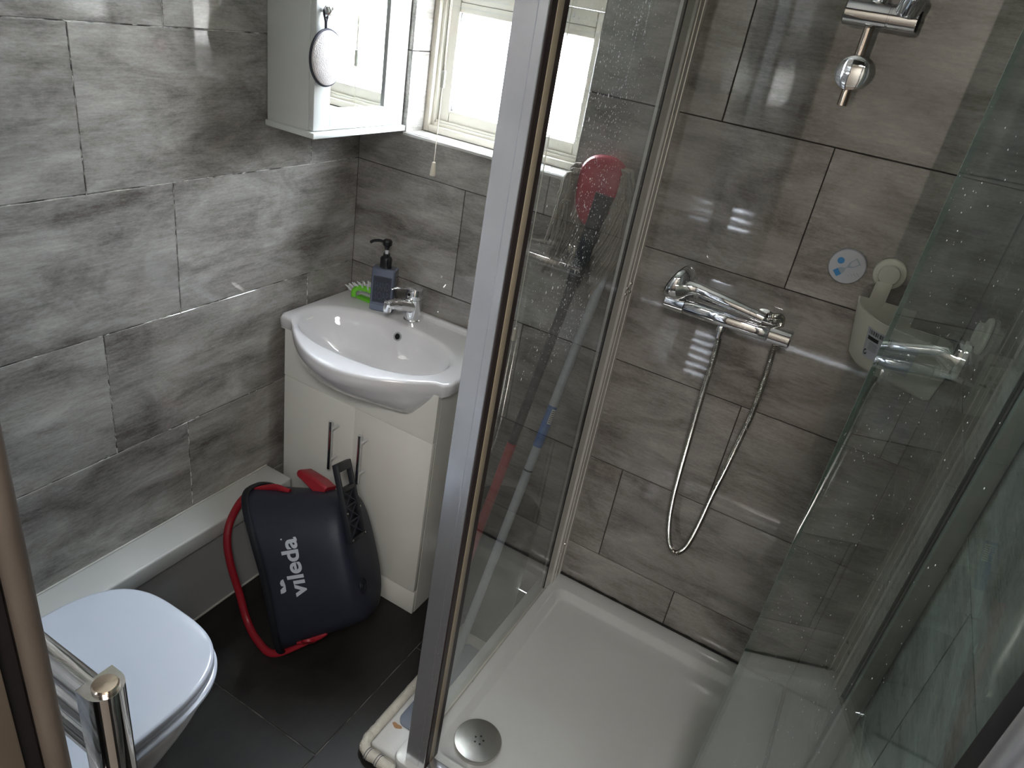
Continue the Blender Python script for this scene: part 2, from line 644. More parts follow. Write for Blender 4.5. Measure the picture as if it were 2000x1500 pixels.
# tiled reveals of the window
MR = Matrix(((0, 0, 1, WX0 + 0.004), (1, 0, 0, 0), (0, 1, 0, 0), (0, 0, 0, 1)))
bmx = 0
for (v0, v1) in ((WZ0, ROW0 - G), (ROW0 + G, ROW0 + TH - G), (ROW0 + TH + G, ROW0 + 2 * TH - G), (ROW0 + 2 * TH + G, WZ1)):
    tile_obj(0.0012, 0.188, v0, v1, ww, MR, M['tile'], ch=0.0006)
MR2 = Matrix(((0, 0, -1, WX1 - 0.004), (1, 0, 0, 0), (0, 1, 0, 0), (0, 0, 0, 1)))
for (v0, v1) in ((WZ0, ROW0 - G), (ROW0 + G, ROW0 + TH - G), (ROW0 + TH + G, ROW0 + 2 * TH - G), (ROW0 + 2 * TH + G, WZ1)):
    tile_obj(0.0012, 0.188, v0, v1, ww, MR2, M['tile'], ch=0.0006)
MS = Matrix(((1, 0, 0, 0), (0, 1, 0, 0), (0, 0, 1, WZ0), (0, 0, 0, 1)))
tile_obj(WX0 - 0.002, WX1 + 0.002, -0.004, 0.188, ww, MS, mat('sill_tile_pale_sheen', lin(196, 194, 190), 0.16, var=0.08, vscale=12), ch=0.001, name='sill_tile')  # pale base colour stands in for the window's reflection on the sill
MT_ = Matrix(((1, 0, 0, 0), (0, 1, 0, 0), (0, 0, -1, WZ1), (0, 0, 0, 1)))
tile_obj(WX0, WX1, 0.0012, 0.188, ww, MT_, M['tile'], ch=0.001)

# right wall: x = 1.54 seen from -x
bm = B(1.5422, 1.66, -1.60, 0.0, 0.0, CEIL)
wr = struct('wall_right', bm, M['grout_dark'])
MRW = Matrix(((0, 0, -1, 1.54), (1, 0, 0, 0), (0, 1, 0, 0), (0, 0, 0, 1)))
tile_wall(wr, MRW, -1.43, -0.0015, 0.0, CEIL - 0.002, -0.30, -0.52)

# front wall with the doorway the photographer stands in
YF = -1.432
bm = bmesh.new()
box(bm, -0.12, 0.910, YF - 0.12, YF - 0.0022, 0, CEIL)
box(bm, 0.910, 1.66, YF - 0.12, YF - 0.0022, 2.05, CEIL)
box(bm, 1.6602, 2.20, YF - 0.12, YF - 0.0022, 0, CEIL)
wf = struct('wall_front', bm, M['grout_dark'])
MF = Matrix(((-1, 0, 0, 0), (0, 0, 1, YF), (0, 1, 0, 0), (0, 0, 0, 1)))
tile_wall(wf, MF, -0.895, -0.0015, 0.0, CEIL - 0.002, -0.45, -0.20)

# floor
bm = B(-0.12, 1.66, -1.60, 0.0, -0.10, -0.0015)
fl = struct('floor', bm, M['grout_floor'])
MFL = Matrix(((0, -1, 0, 0), (1, 0, 0, 0), (0, 0, 1, 0), (0, 0, 0, 1)))   # local x = +y, local y = -x
xs = [0.0, 0.021, 0.621, 1.221, 1.54]
for i in range(len(xs) - 1):
    ys = [-1.432, -0.783 - (0 if i != 2 else 0.2), -0.183 + (0 if i != 2 else -0.2), 0.0] if i < 3 else [-1.432, -0.9, -0.3, 0.0]
    for j in range(len(ys) - 1):
        tile_obj(ys[j] + G, ys[j + 1] - G, -xs[i + 1] + G, -xs[i] - G, fl, MFL, M['floor_tile'], name='floor_tile')
bm = B(-0.12, 1.66, -1.60, 0.19, CEIL, CEIL + 0.08)
struct('ceiling', bm, M['plaster'])

# hallway behind the photographer (seen only in reflections)
bm = B(0.40, 2.10, -2.90, YF - 0.1201, -0.10, -0.0015)
struct('floor_hall', bm, mat('hall_carpet', lin(120, 110, 100), 0.95, var=0.1, vscale=60))
struct('wall_hall_back', B(0.40, 2.10, -3.00, -2.90, 0, CEIL), M['hallpaint'])
struct('wall_hall_left', B(0.30, 0.40, -3.00, YF - 0.1202, 0, CEIL), M['hallpaint'])
struct('wall_hall_right', B(2.10, 2.20, -3.00, YF - 0.1202 + 0.05, 0, CEIL), M['hallpaint'])
struct('ceiling_hall', B(0.30, 2.10, -3.00, YF - 0.1202, CEIL, CEIL + 0.08), M['plaster'])

# door casing at the left of the doorway: rounded bead, groove, flat board
bm = bmesh.new()
tube(bm, [(0.9205, YF - 0.004, 0.0), (0.9205, YF - 0.004, 2.05)], 0.0085, 20)
tr = struct('trim_1', bm, M['wood'], True)
bm = B(0.9095, 0.9185, YF - 0.1195, YF - 0.024, 0.0, 2.05, bevel=0.002)
o = finish('casing_board', bm, M['wood_dark'], tr)
bm = B(0.9095, 0.914, YF - 0.026, YF - 0.012, 0.0, 2.05)
o = finish('casing_groove', bm, M['rubber'], tr)

# ------------------------------------------------------------------ window
bm = bmesh.new()
y0, y1 = 0.085, 0.160


def frame_rect(bm, x0, x1, z0, z1, w, ya, yb, bev=0.003):
    box(bm, x0, x0 + w, ya, yb, z0, z1, bev)
    box(bm, x1 - w, x1, ya, yb, z0, z1, bev)
    box(bm, x0 + w, x1 - w, ya, yb, z0, z0 + w, bev)
    box(bm, x0 + w, x1 - w, ya, yb, z1 - w, z1, bev)


frame_rect(bm, WX0 + 0.001, WX1 - 0.001, WZ0 + 0.001, WZ1 - 0.001, 0.018, 0.078, 0.160)
wf1 = struct('window_1', bm, M['upvc_dirty'], True)
bm = bmesh.new()
frame_rect(bm, WX0 + 0.018, WX1 - 0.018, WZ0 + 0.018, WZ1 - 0.018, 0.010, 0.092, 0.158, 0.002)
box(bm, WX0 + 0.018, WX1 - 0.018, 0.100, 0.156, H + 0.004, H + 0.050, 0.004)
finish('frame_bead', bm, M['upvc'], wf1)
bm = bmesh.new()
frame_rect(bm, WX0 + 0.029, WX1 - 0.029, WZ0 + 0.029, H + 0.003, 0.034, 0.104, 0.150, 0.005)
box(bm, WX0 + 0.063, WX1 - 0.063, 0.106, 0.148, H - 0.055, H - 0.0312, 0.003)
finish('sash', bm, M['upvc'], wf1)
bm = bmesh.new()
for zz in (H - 0.042, H - 0.018):
    box(bm, WX0 + 0.034, WX1 - 0.034, 0.1030, 0.1042, zz - 0.0008, zz + 0.0008)
finish('sash_seam', bm, M['label_white'], wf1)
bm = bmesh.new()
frame_rect(bm, WX0 + 0.060, WX1 - 0.060, WZ0 + 0.060, H - 0.052, 0.004, 0.112, 0.122, 0.001)
finish('glazing_gasket', bm, M['rubber'], wf1)
bm = bmesh.new()
frame_rect(bm, WX0 + 0.029, WX1 - 0.029, H + 0.051, WZ1 - 0.029, 0.034, 0.104, 0.150, 0.005)
finish('sash', bm, M['upvc'], wf1)
finish('pane', B(WX0 + 0.061, WX1 - 0.061, 0.124, 0.128, WZ0 + 0.061, H - 0.054), M['glass_window'], wf1)
finish('pane', B(WX0 + 0.061, WX1 - 0.061, 0.124, 0.128, H + 0.083, WZ1 - 0.061), M['glass_window'], wf1)
# light stop between lining and profile
finish('window_sill_strip', B(WX0 + 0.03, WX1 - 0.03, 0.096, 0.104, WZ0 + 0.0285, WZ0 + 0.034, 0.001), M['upvc'], wf1)

# outside: neighbour's house (white render, slate roof) and ground
nh = thing('neighbour_house', 'white rendered house with grey slate roof seen through the window', 'house', (-2.0, 6.5, -3.0))
obj('wall', B(-9, 4, 6.0, 9.0, -3.0, H - 0.25), M['render_white'], nh, False)
bm = bmesh.new()
for r in range(10):
    for c in range(34):
        x0_ = -8.9 + c * 0.38 + (0.19 if r % 2 else 0)
        ya, za = 5.92 + r * 0.30, H - 0.25 + r * 0.215
        quad(bm, [(x0_, ya, za + 0.02), (x0_ + 0.36, ya, za + 0.02), (x0_ + 0.36, ya + 0.30, za + 0.235), (x0_, ya + 0.30, za + 0.235)])
        quad(bm, [(x0_, ya, za), (x0_ + 0.36, ya, za), (x0_ + 0.36, ya, za + 0.02), (x0_, ya, za + 0.02)])
o = obj('roof_slates', bm, M['slate'], nh, False)
o['kind'] = 'stuff'
bm = bmesh.new()
quad(bm, [(-9, 5.95, H - 0.252), (4, 5.95, H - 0.252), (4, 9.0, H + 1.93), (-9, 9.0, H + 1.93)])
obj('roof_battens', bm, M['slate_edge'], nh, False)
obj('bounce_wall', B(4.0, 4.3, 3.0, 9.0, -3.0, H + 1.2), M['render_white'], nh, False)  # added to bounce sunlight through the window onto the left wall
bm = B(-14, 12, 0.5, 16, -3.1, -3.0)
struct('ground_outside', bm, M['outground'])

# ------------------------------------------------------------------ boxed-in ledge along the left wall
HL = H - 1.327
bx = struct('trim_2', B(0.0005, 0.086, -1.4315, -0.340, 0.0, HL - 0.05), M['boxing_grey'])
finish('ledge_top', B(0.0005, 0.099, -1.4315, -0.336, HL - 0.052, HL, 0.006, 3), M['boxing'], bx)
finish('sealant_bead', T([(0.0875, -1.43, 0.003), (0.0875, -0.345, 0.003)], 0.0035, 8), M['silicone'], bx)
finish('sealant_bead', T([(0.002, -1.43, HL + 0.001), (0.002, -0.34, HL + 0.001)], 0.0025, 8), M['silicone'], bx)

# ------------------------------------------------------------------ vanity unit
VX0, VX1, VY = 0.030, 0.539, -0.300
ZT = H - 0.865
v = thing('vanity_unit', 'white two-door vanity cabinet with chrome bar handles under the basin', 'cabinet', (0.285, -0.15, 0))
bm = bmesh.new()
box(bm, VX0, VX0 + 0.016, VY + 0.018, -0.004, 0.0, ZT)
box(bm, VX1 - 0.016, VX1, VY + 0.018, -0.004, 0.0, ZT)
box(bm, VX0 + 0.016, VX1 - 0.016, -0.012, -0.004, 0.0, ZT)
box(bm, VX0 + 0.016, VX1 - 0.016, VY + 0.02, -0.012, 0.085, 0.100)
obj('body', bm, M['vanity_white'], v, False)
obj('plinth', B(VX0 + 0.0005, VX1 - 0.0005, VY + 0.006, VY + 0.0175, 0.0, H - 1.541, 0.001), M['vanity_white'], v)
bm = bmesh.new()
top_ = []
for i in range(41):
    x = VX0 + (VX1 - VX0) * i / 40
    t_ = (x - 0.290) / 0.235
    sc_ = 0 if abs(t_) >= 1 else (0.5 + 0.5 * math.cos(PI * t_)) ** 0.40
    top_.append((x, ZT - 0.090 * sc_))
poly = [(VX0, H - 1.021)] + top_ + [(VX1, H - 1.021)]
rings(bm, [[Vector((x, VY, z)) for x, z in poly], [Vector((x, VY + 0.017, z)) for x, z in poly]])
obj('fascia', bm, M['vanity_white'], v, False)
xm = 0.2865
for (a, b, hx) in ((VX0, xm - 0.001, 0.236), (xm + 0.001, VX1, 0.3375)):
    d = obj('door', B(a, b, VY, VY + 0.017, H - 1.539, H - 1.0235, 0.0015), M['vanity_white'], v)
    bm = bmesh.new()
    zt, zb = H - 1.075, H - 1.232
    tube(bm, [(hx - 0.006, VY - 0.030, zt), (hx - 0.006, VY - 0.030, zb)], 0.0055, 14)
    for zz in (zt - 0.028, zb + 0.028):
        tube(bm, [(hx - 0.006, VY - 0.030, zz), (hx - 0.006, VY, zz)], 0.0042, 10)
    obj('handle', bm, M['chrome'], d)

# ------------------------------------------------------------------ basin
ZR = H - 0.845
bs = thing('basin', 'white ceramic semi-recessed basin with bowed front on the vanity unit', 'basin', (0.28, -0.2, ZR - 0.12))
N = 96


def front_y(x):
    t = (x - 0.290) / 0.235
    if abs(t) >= 1:
        return -0.302
    return -0.302 - 0.125 * (0.5 + 0.5 * math.cos(PI * t)) ** 0.45


def outer_ring(off, z, yback=-0.003):
    """outline of the slab walked from back-left, down the left side, along the bowed front, up the right side and along the back"""
    pts = []
    x0, x1 = 0.002 + off, 0.560 - off
    r = 0.018
    nl, nf, nb = 12, 48, 24
    for i in range(nl):
        pts.append((x0, yback + ((-0.302 + off + r) - yback) * i / nl))
    for i in range(nf):
        x = x0 + (x1 - x0) * i / (nf - 1)
        y = front_y(x) + off
        e = min(x - x0, x1 - x)
        if e < r:
            y += r - math.sqrt(max(0, r * r - (r - e) ** 2))
        pts.append((x, y))
    for i in range(nl):
        pts.append((x1, (-0.302 + off + r) + (yback - (-0.302 + off + r)) * (i + 1) / nl))
    for i in range(nb):
        pts.append((x1 + (x0 - x1) * (i + 1) / (nb + 1), yback))
    return [Vector((x, y, z)) for x, y in pts]


def ray_ring(template, cx, cy, ax, ayf, ayb, n, z):
    """superellipse bowl outline, one vertex for each outline vertex (same polar angle)"""
    out = []
    for p in template:
        a = math.atan2((p.y - cy), (p.x - cx))
        c, s = math.cos(a), math.sin(a)
        ay = ayb if s > 0 else ayf
        r = (abs(c / ax) ** n + abs(s / ay) ** n) ** (-1 / n)
        out.append(Vector((cx + c * r, cy + s * r, z)))
    return out


tp = outer_ring(0, ZR)
rs = []
und = []
for p in tp:   # underside rings: slab edge then belly
    und.append(p)
# belly going down (outside)
def belly(f, z):
    out = []
    for p in tp:
        t = (p.x - 0.290) / 0.235
        b = 0 if (abs(t) >= 1 or p.y > -0.262) else (0.5 + 0.5 * math.cos(PI * t)) ** 0.45
        y = -0.298 - 0.125 * b * f if p.y < -0.262 else p.y
        zz = ZR - 0.036 + (z - (ZR - 0.036)) * min(1.0, b * 2.2 + 0.02)
        out.append(Vector((min(max(p.x, 0.014), 0.548), y, zz)))
    return out


rs.append(belly(0.02, ZR - 0.118))
rs.append(belly(0.40, ZR - 0.108))
rs.append(belly(0.68, ZR - 0.088))
rs.append(belly(0.86, ZR - 0.064))
rs.append(belly(0.95, ZR - 0.044))
rs.append(outer_ring(0.0015, ZR - 0.033))
rs.append(outer_ring(0.0, ZR - 0.020))
rs.append(outer_ring(0.0, ZR - 0.008))
rs.append(outer_ring(0.0025, ZR - 0.002))
rs.append(outer_ring(0.008, ZR))
CX, CY = 0.268, -0.222
for (ax, af, ab, n, z) in ((0.244, 0.142, 0.138, 2.3, ZR), (0.236, 0.135, 0.131, 2.25, ZR - 0.002), (0.228, 0.128, 0.125, 2.2, ZR - 0.010), (0.218, 0.124, 0.116, 2.15, ZR - 0.034),
                           (0.198, 0.108, 0.101, 2.1, ZR - 0.066), (0.160, 0.086, 0.080, 2.0, ZR - 0.096), (0.105, 0.060, 0.056, 2.0, ZR - 0.116), (0.050, 0.040, 0.038, 2.0, ZR - 0.124), (0.022, 0.022, 0.022, 2.0, ZR - 0.127)):
    rs.append(ray_ring(tp, CX, CY, ax, af, ab, n, z))
bm = bmesh.new()
rings(bm, rs, False, True)
obj('bowl', bm, M['ceramic'], bs, True, 60)
# raised back lip
bm = B(0.003, 0.558, -0.022, -0.003, ZR - 0.004, ZR + 0.016, 0.006, 4)
obj('back_lip', bm, M['ceramic'], bs)
oy = -0.1072
bm = LA([(0.0085, 0.004), (0.0125, 0.004), (0.0135, 0.002), (0.0135, -0.004)], (0.265, oy, ZR - 0.035), (0.0, -0.915, 0.40), 24, False)
ov = obj('overflow_ring', bm, M['chrome'], bs)
obj('overflow_hole', LA([(0.0088, 0.0), (0.0088, 0.0025)], (0.265, oy, ZR - 0.035), (0.0, -0.915, 0.40), 24), M['hole'], bs)
obj('waste_plug', LA([(0.030, 0.0), (0.030, 0.003), (0.024, 0.006), (0.001, 0.0075)], (CX, CY, ZR - 0.126), (0, 0, 1), 28), M['steel'], bs)

# ------------------------------------------------------------------ tap
t = thing('basin_mixer_tap', 'chrome single-lever mixer tap at the back of the basin', 'tap', (0.266, -0.048, ZR))
tx, ty = 0.266, -0.048
obj('body', LA([(0.0245, 0.0), (0.0245, 0.004), (0.0225, 0.006), (0.0235, 0.030), (0.0240, 0.056), (0.0240, 0.066)], (tx, ty, ZR + 0.0003), (0.0, 0, 1), 32), M['chrome'], t)
bm = bmesh.new()
sp = [(tx, ty - 0.006, ZR + 0.042), (tx - 0.004, ty - 0.030, ZR + 0.052), (tx - 0.010, ty - 0.062, ZR + 0.062), (tx - 0.015, ty - 0.090, ZR + 0.068), (tx - 0.018, ty - 0.103, ZR + 0.067)]
tube(bm, smoothpath(sp, 4), [0.0195] * 5 + [0.0175] * 4 + [0.0150] * 4 + [0.0135] * 3 + [0.010], 18)
tube(bm, [(tx - 0.0165, ty - 0.096, ZR + 0.070), (tx - 0.0175, ty - 0.098, ZR + 0.050)], 0.0115, 18)
obj('spout', bm, M['chrome'], t)
obj('aerator', LA([(0.0105, 0), (0.0105, 0.004), (0.008, 0.0045)], (tx - 0.0175, ty - 0.098, ZR + 0.0505), (0, 0, -1), 20), M['steel'], t)
bm = LA([(0.0226, 0.0), (0.0238, 0.006), (0.0236, 0.018), (0.019, 0.029), (0.010, 0.034), (0.001, 0.035)], (tx, ty, ZR + 0.0665), (0.06, 0.05, 1), 32)
lv = obj('lever_cap', bm, M['chrome'], t)
bm = T(smoothpath([(tx, ty - 0.010, ZR + 0.092), (tx - 0.006, ty - 0.030, ZR + 0.104), (tx - 0.015, ty - 0.058, ZR + 0.108), (tx - 0.023, ty - 0.078, ZR + 0.106)], 4), [0.012, 0.0115, 0.011, 0.0105, 0.010, 0.010, 0.0095, 0.009, 0.0085, 0.008, 0.007, 0.006, 0.003], 14, flat=0.5)
obj('lever', bm, M['chrome'], t)
obj('temperature_dot', LA([(0.004, 0), (0.004, 0.001)], (tx - 0.003, ty - 0.0235, ZR + 0.082), (-0.1, -1, 0.1), 14), M['hole'], t)

# ------------------------------------------------------------------ soap bottle
a = math.radians(22)
ca, sa = math.cos(a), math.sin(a)
bx_, by_ = 0.164, -0.055


def SP(x, y, z):
    return Vector((bx_ + x * ca - y * sa, by_ + x * sa + y * ca, ZR + z))


def sbox(hw, hd, z0, z1, rad=0.006, n=6):
    """rounded-rect slabs"""
    bm = bmesh.new()
    def ring(k, z):
        pts = []
        for (sx, sy, a0) in ((1, 1, 0), (-1, 1, 90), (-1, -1, 180), (1, -1, 270)):
            for i in range(n):
                th = math.radians(a0 + 90 * i / (n - 1))
                pts.append(SP(sx * (hw - k - rad) + rad * math.cos(th), sy * (hd - k - rad) + rad * math.sin(th), z))
        return pts
    rings(bm, [ring(0.002, z0), ring(0, z0 + 0.002), ring(0, z1 - 0.003), ring(0.003, z1)])
    return bm


s = thing('soap_dispenser', 'smoky grey square hand soap bottle with black pump beside the tap', 'bottle', (bx_, by_, ZR))
obj('bottle', sbox(0.0335, 0.0215, 0.0003, 0.128), M['soap'], s)
obj('clear_base', sbox(0.0338, 0.0218, 0.001, 0.022), M['soap_low'], s)
bm = bmesh.new()
rings(bm, [[SP(x, -0.0217, z) for x, z in ((-0.026, 0.028), (0.026, 0.028), (0.026, 0.106), (-0.026, 0.106))],
           [SP(x, -0.0224, z) for x, z in ((-0.026, 0.028), (0.026, 0.028), (0.026, 0.106), (-0.026, 0.106))]])
lb = obj('label_panel', bm, M['soap_label'], s, False)
bm = bmesh.new()
for word, zb in (('HAND', 0.066), ('SOAP', 0.037)):
    vs, fs = text_mesh(word, 0.030, 0.0003)
    w_ = max(q.x for q in vs)
    k_ = 0.042 / w_
    add_flat(bm, vs, fs, lambda q: SP(-0.021 + q.x * k_, -0.0227, zb + q.y * 1.15))
for (x0_, x1_, z0_, z1_) in ((-0.024, 0.024, 0.030, 0.0308), (-0.024, 0.024, 0.1035, 0.1043), (-0.024, -0.0232, 0.030, 0.104), (0.0232, 0.024, 0.030, 0.104)):
    quad(bm, [SP(x0_, -0.0227, z0_), SP(x1_, -0.0227, z0_), SP(x1_, -0.0227, z1_), SP(x0_, -0.0227, z1_)])
obj('lettering', bm, M['soap_ink'], lb, False)
obj('collar', LA([(0.0165, 0.0), (0.0165, 0.026), (0.014, 0.030), (0.010, 0.032), (0.0095, 0.040)], SP(0, 0, 0.1285), (0, 0, 1), 28), M['black_gloss'], s)
obj('pump_stem', LA([(0.0045, 0.0), (0.0045, 0.016)], SP(0, 0, 0.168), (0, 0, 1), 16), M['bristle'], s)
bm = LA([(0.006, -0.010), (0.0075, -0.002), (0.013, 0.004), (0.0135, 0.014), (0.010, 0.018), (0.001, 0.0185)], SP(0, 0, 0.190), (0, 0, 1), 24)
tube(bm, smoothpath([SP(-0.008, 0, 0.200), SP(-0.022, -0.001, 0.202), SP(-0.038, -0.003, 0.199), SP(-0.047, -0.004, 0.193)], 4), 0.0042, 12)
obj('pump_head', bm, M['black_gloss'], s)

# ------------------------------------------------------------------ scrubbing brush behind the soap
br = thing('scrubbing_brush', 'green handled washing brush with white bristles behind the soap bottle', 'brush', (0.075, -0.045, ZR))
hp = smoothpath([(0.062, -0.062, ZR + 0.006), (0.060, -0.058, ZR + 0.024), (0.072, -0.050, ZR + 0.034), (0.100, -0.042, ZR + 0.035), (0.125, -0.036, ZR + 0.030)], 6)
bm = T(hp, 0.0055, 12, flat=1.5)
box(bm, 0.066, 0.135, -0.056, -0.034, ZR + 0.0005, ZR + 0.010, 0.003)
tube(bm, smoothpath([(0.125, -0.036, ZR + 0.030), (0.150, -0.030, ZR + 0.022), (0.152, -0.030, ZR + 0.008)], 4), 0.005, 10)
obj('handle', bm, M['green'], br)
bm = bmesh.new()
rnd = random.Random(5)
for i in range(7):
    for j in range(3):
        u = i / 6
        p0 = Vector((0.052 + 0.075 * u, -0.046 + 0.012 * (j - 1) + 0.02 * u, ZR + 0.034 - 0.014 * (1 - u)))
        d = Vector((-0.75 + 0.9 * u, 0.12 * (j - 1), 0.45 + 0.5 * u)).normalized()
        for q in range(5):
            pp = p0 + Vector((rnd.uniform(-.002, .002), rnd.uniform(-.002, .002), 0))
            tube(bm, [pp, pp + (d + Vector((rnd.uniform(-.08, .08), rnd.uniform(-.08, .08), 0))) * 0.026], 0.0008, 4)
o = obj('bristles', bm, M['bristle'], br, False)
o['kind'] = 'stuff'

# ------------------------------------------------------------------ wall cabinet with mirror door
cz0, cz1 = H - 0.338, H + 0.36
cb = thing('mirror_cabinet', 'white wall cabinet with a mirrored framed door in the corner by the window', 'cabinet', (0.07, -0.17, cz0))
bm = bmesh.new()
box(bm, 0.001, 0.126, -0.335, -0.004, cz0, cz1, 0.001)
obj('body', bm, M['cabinet_white'], cb)
obj('bottom_shelf', B(0.001, 0.151, -0.3425, -0.0025, cz0 - 0.0135, cz0 - 0.0002, 0.002), M['cabinet_white'], cb)
obj('top_shelf', B(0.001, 0.151, -0.3425, -0.0025, cz1 + 0.0002, cz1 + 0.013, 0.002), M['cabinet_white'], cb)
dy0, dy1 = -0.334, -0.034
bm = bmesh.new()
box(bm, 0.1265, 0.1415, dy0, dy0 + 0.052, cz0 + 0.002, cz1 - 0.002, 0.0012)
box(bm, 0.1265, 0.1415, dy1 - 0.052, dy1, cz0 + 0.002, cz1 - 0.002, 0.0012)
box(bm, 0.1265, 0.1413, dy0 + 0.0524, dy1 - 0.0524, cz0 + 0.002, cz0 + 0.048, 0.0012)
box(bm, 0.1265, 0.1413, dy0 + 0.0524, dy1 - 0.0524, cz1 - 0.048, cz1 - 0.002, 0.0012)
cd = obj('door', bm, M['cabinet_white'], cb)
obj('side_stile', B(0.1265, 0.140, -0.032, -0.004, cz0, cz1, 0.001), M['cabinet_white'], cb)
obj('mirror', B(0.1268, 0.1352, dy0 + 0.051, dy1 - 0.051, cz0 + 0.047, cz1 - 0.047), M['mirror'], cd, False)
kz = H - 0.087
obj('knob', LA([(0.005, 0), (0.005, 0.010), (0.0085, 0.013), (0.0115, 0.018), (0.0105, 0.024), (0.001, 0.027)], (0.1415, -0.317, kz), (1, 0, 0), 22), M['chrome'], cd)
# face pad hanging from the knob
pd = thing('cleansing_pad', 'round white terry cleansing pad with dark edge hanging from the cabinet knob', 'pad', (0.155, -0.312, H - 0.18))
pc = Vector((0.1555, -0.311, H - 0.180))
bm = bmesh.new()
rs = []
for (r_, d_) in ((0.001, -0.006), (0.042, -0.006), (0.049, -0.003), (0.050, 0.0), (0.0485, 0.004), (0.042, 0.0075), (0.022, 0.0105), (0.001, 0.011)):
    rs.append([pc + Vector((d_, math.cos(2 * PI * k / 40) * r_, math.sin(2 * PI * k / 40) * r_ * 1.12)) for k in range(40)])
rings(bm, rs)
obj('terry_face', bm, M['pad'], pd)
bm = bmesh.new()
ring_pts = [pc + Vector((-0.002, math.cos(2 * PI * k / 40) * 0.0505, math.sin(2 * PI * k / 40) * 0.0565)) for k in range(41)]
tube(bm, ring_pts, 0.0032, 8)
obj('edge_binding', bm, M['pad_edge'], pd)
bm = bmesh.new()
for sgn in (-1, 1):
    tube(bm, smoothpath([(0.153, -0.316 + sgn * 0.001, H - 0.124), (0.153, -0.317 + sgn * 0.001, H - 0.108), (0.153, -0.317 + sgn * 0.007, H - 0.090), (0.153, -0.317, H - 0.0795)], 4), 0.0026, 8)
obj('hanging_loop', bm, M['pad_edge'], pd)

# ------------------------------------------------------------------ blind cords
bl = thing('roller_blind', 'white rolled-up roller blind cassette above the window', 'blind', (0.40, -0.03, H + 0.62))
obj('cassette', B(WX0 - 0.02, WX1 + 0.02, -0.055, -0.0005, H + 0.605, H + 0.665, 0.01, 3), M['upvc'], bl)


def acorn(x, y, zt):
    return LA([(0.002, 0.0), (0.0048, -0.002), (0.0055, -0.010), (0.0078, -0.034), (0.0070, -0.036), (0.001, -0.036)], (x, y, zt), (0, 0, 1), 18)


c1 = thing('blind_cord', 'short looped blind cord with cream acorn hanging left in the window', 'cord', (0.271, -0.030, H - 0.42))
bm = bmesh.new()
tube(bm, [(0.2665, -0.030, H + 0.604), (0.2705, -0.030, H - 0.185)], 0.0011, 6)
tube(bm, [(0.2765, -0.030, H + 0.604), (0.2725, -0.030, H - 0.185)], 0.0011, 6)
tube(bm, [(0.2715, -0.030, H - 0.215), (0.271, -0.030, H - 0.402)], 0.0011, 6)
obj('strings', bm, M['cord'], c1)
obj('cord_joiner', B(0.2665, 0.2765, -0.0335, -0.0265, H - 0.222, H - 0.182, 0.002), M['white_plastic'], c1)
obj('acorn', acorn(0.271, -0.030, H - 0.401), M['cord'], c1)
c2 = thing('blind_cord', 'long blind cord with cream acorn hanging low behind the shower panel', 'cord', (0.583, -0.030, H - 0.78))
bm = bmesh.new()
tube(bm, [(0.580, -0.030, H + 0.604), (0.583, -0.030, H - 0.762)], 0.0011, 6)
obj('strings', bm, M['cord'], c2)
obj('acorn', acorn(0.583, -0.030, H - 0.761), M['cord'], c2)

# ------------------------------------------------------------------ shower tray
TX0, TX1, TY0, TY1 = 0.818, 1.5395, -0.765, -0.004
ZTR = H - 1.483
ty_ = thing('shower_tray', 'white raised acrylic shower tray filling the corner', 'shower tray', (1.18, -0.38, 0))


def rrect(x0, x1, y0, y1, r, z, n=8):
    pts = []
    for (cx, cy, a0) in ((x1 - r, y1 - r, 0), (x0 + r, y1 - r, 90), (x0 + r, y0 + r, 180), (x1 - r, y0 + r, 270)):
        for i in range(n):
            th = math.radians(a0 + 90 * i / (n - 1))
            pts.append(Vector((cx + r * math.cos(th), cy + r * math.sin(th), z)))
    return pts


IX0, IX1, IY0, IY1 = 0.884, 1.478, -0.690, -0.062
bm = bmesh.new()
rings(bm, [rrect(TX0 + .004, TX1, TY0 + .004, TY1, 0.02, 0.0), rrect(TX0 + .002, TX1, TY0 + .002, TY1, 0.02, ZTR - 0.02), rrect(TX0, TX1, TY0, TY1, 0.02, ZTR - 0.006),
           rrect(TX0 + .002, TX1 - .002, TY0 + .002, TY1 - .002, 0.02, ZTR - 0.001), rrect(TX0 + .007, TX1 - .006, TY0 + .007, TY1 - .006, 0.018, ZTR),
           rrect(IX0 - .006, IX1 + .006, IY0 - .006, IY1 + .006, 0.030, ZTR), rrect(IX0 - .001, IX1 + .001, IY0 - .001, IY1 + .001, 0.028, ZTR - 0.002),
           rrect(IX0 + .012, IX1 - .012, IY0 + .012, IY1 - .012, 0.03, ZTR - 0.019), rrect(IX0 + .020, IX1 - .020, IY0 + .020, IY1 - .020, 0.03, ZTR - 0.0215),
           rrect(IX0 + .06, IX1 - .06, IY0 + .06, IY1 - .06, 0.03, ZTR - 0.0225)])
obj('tray_body', bm, M['tray'], ty_, True, 50)
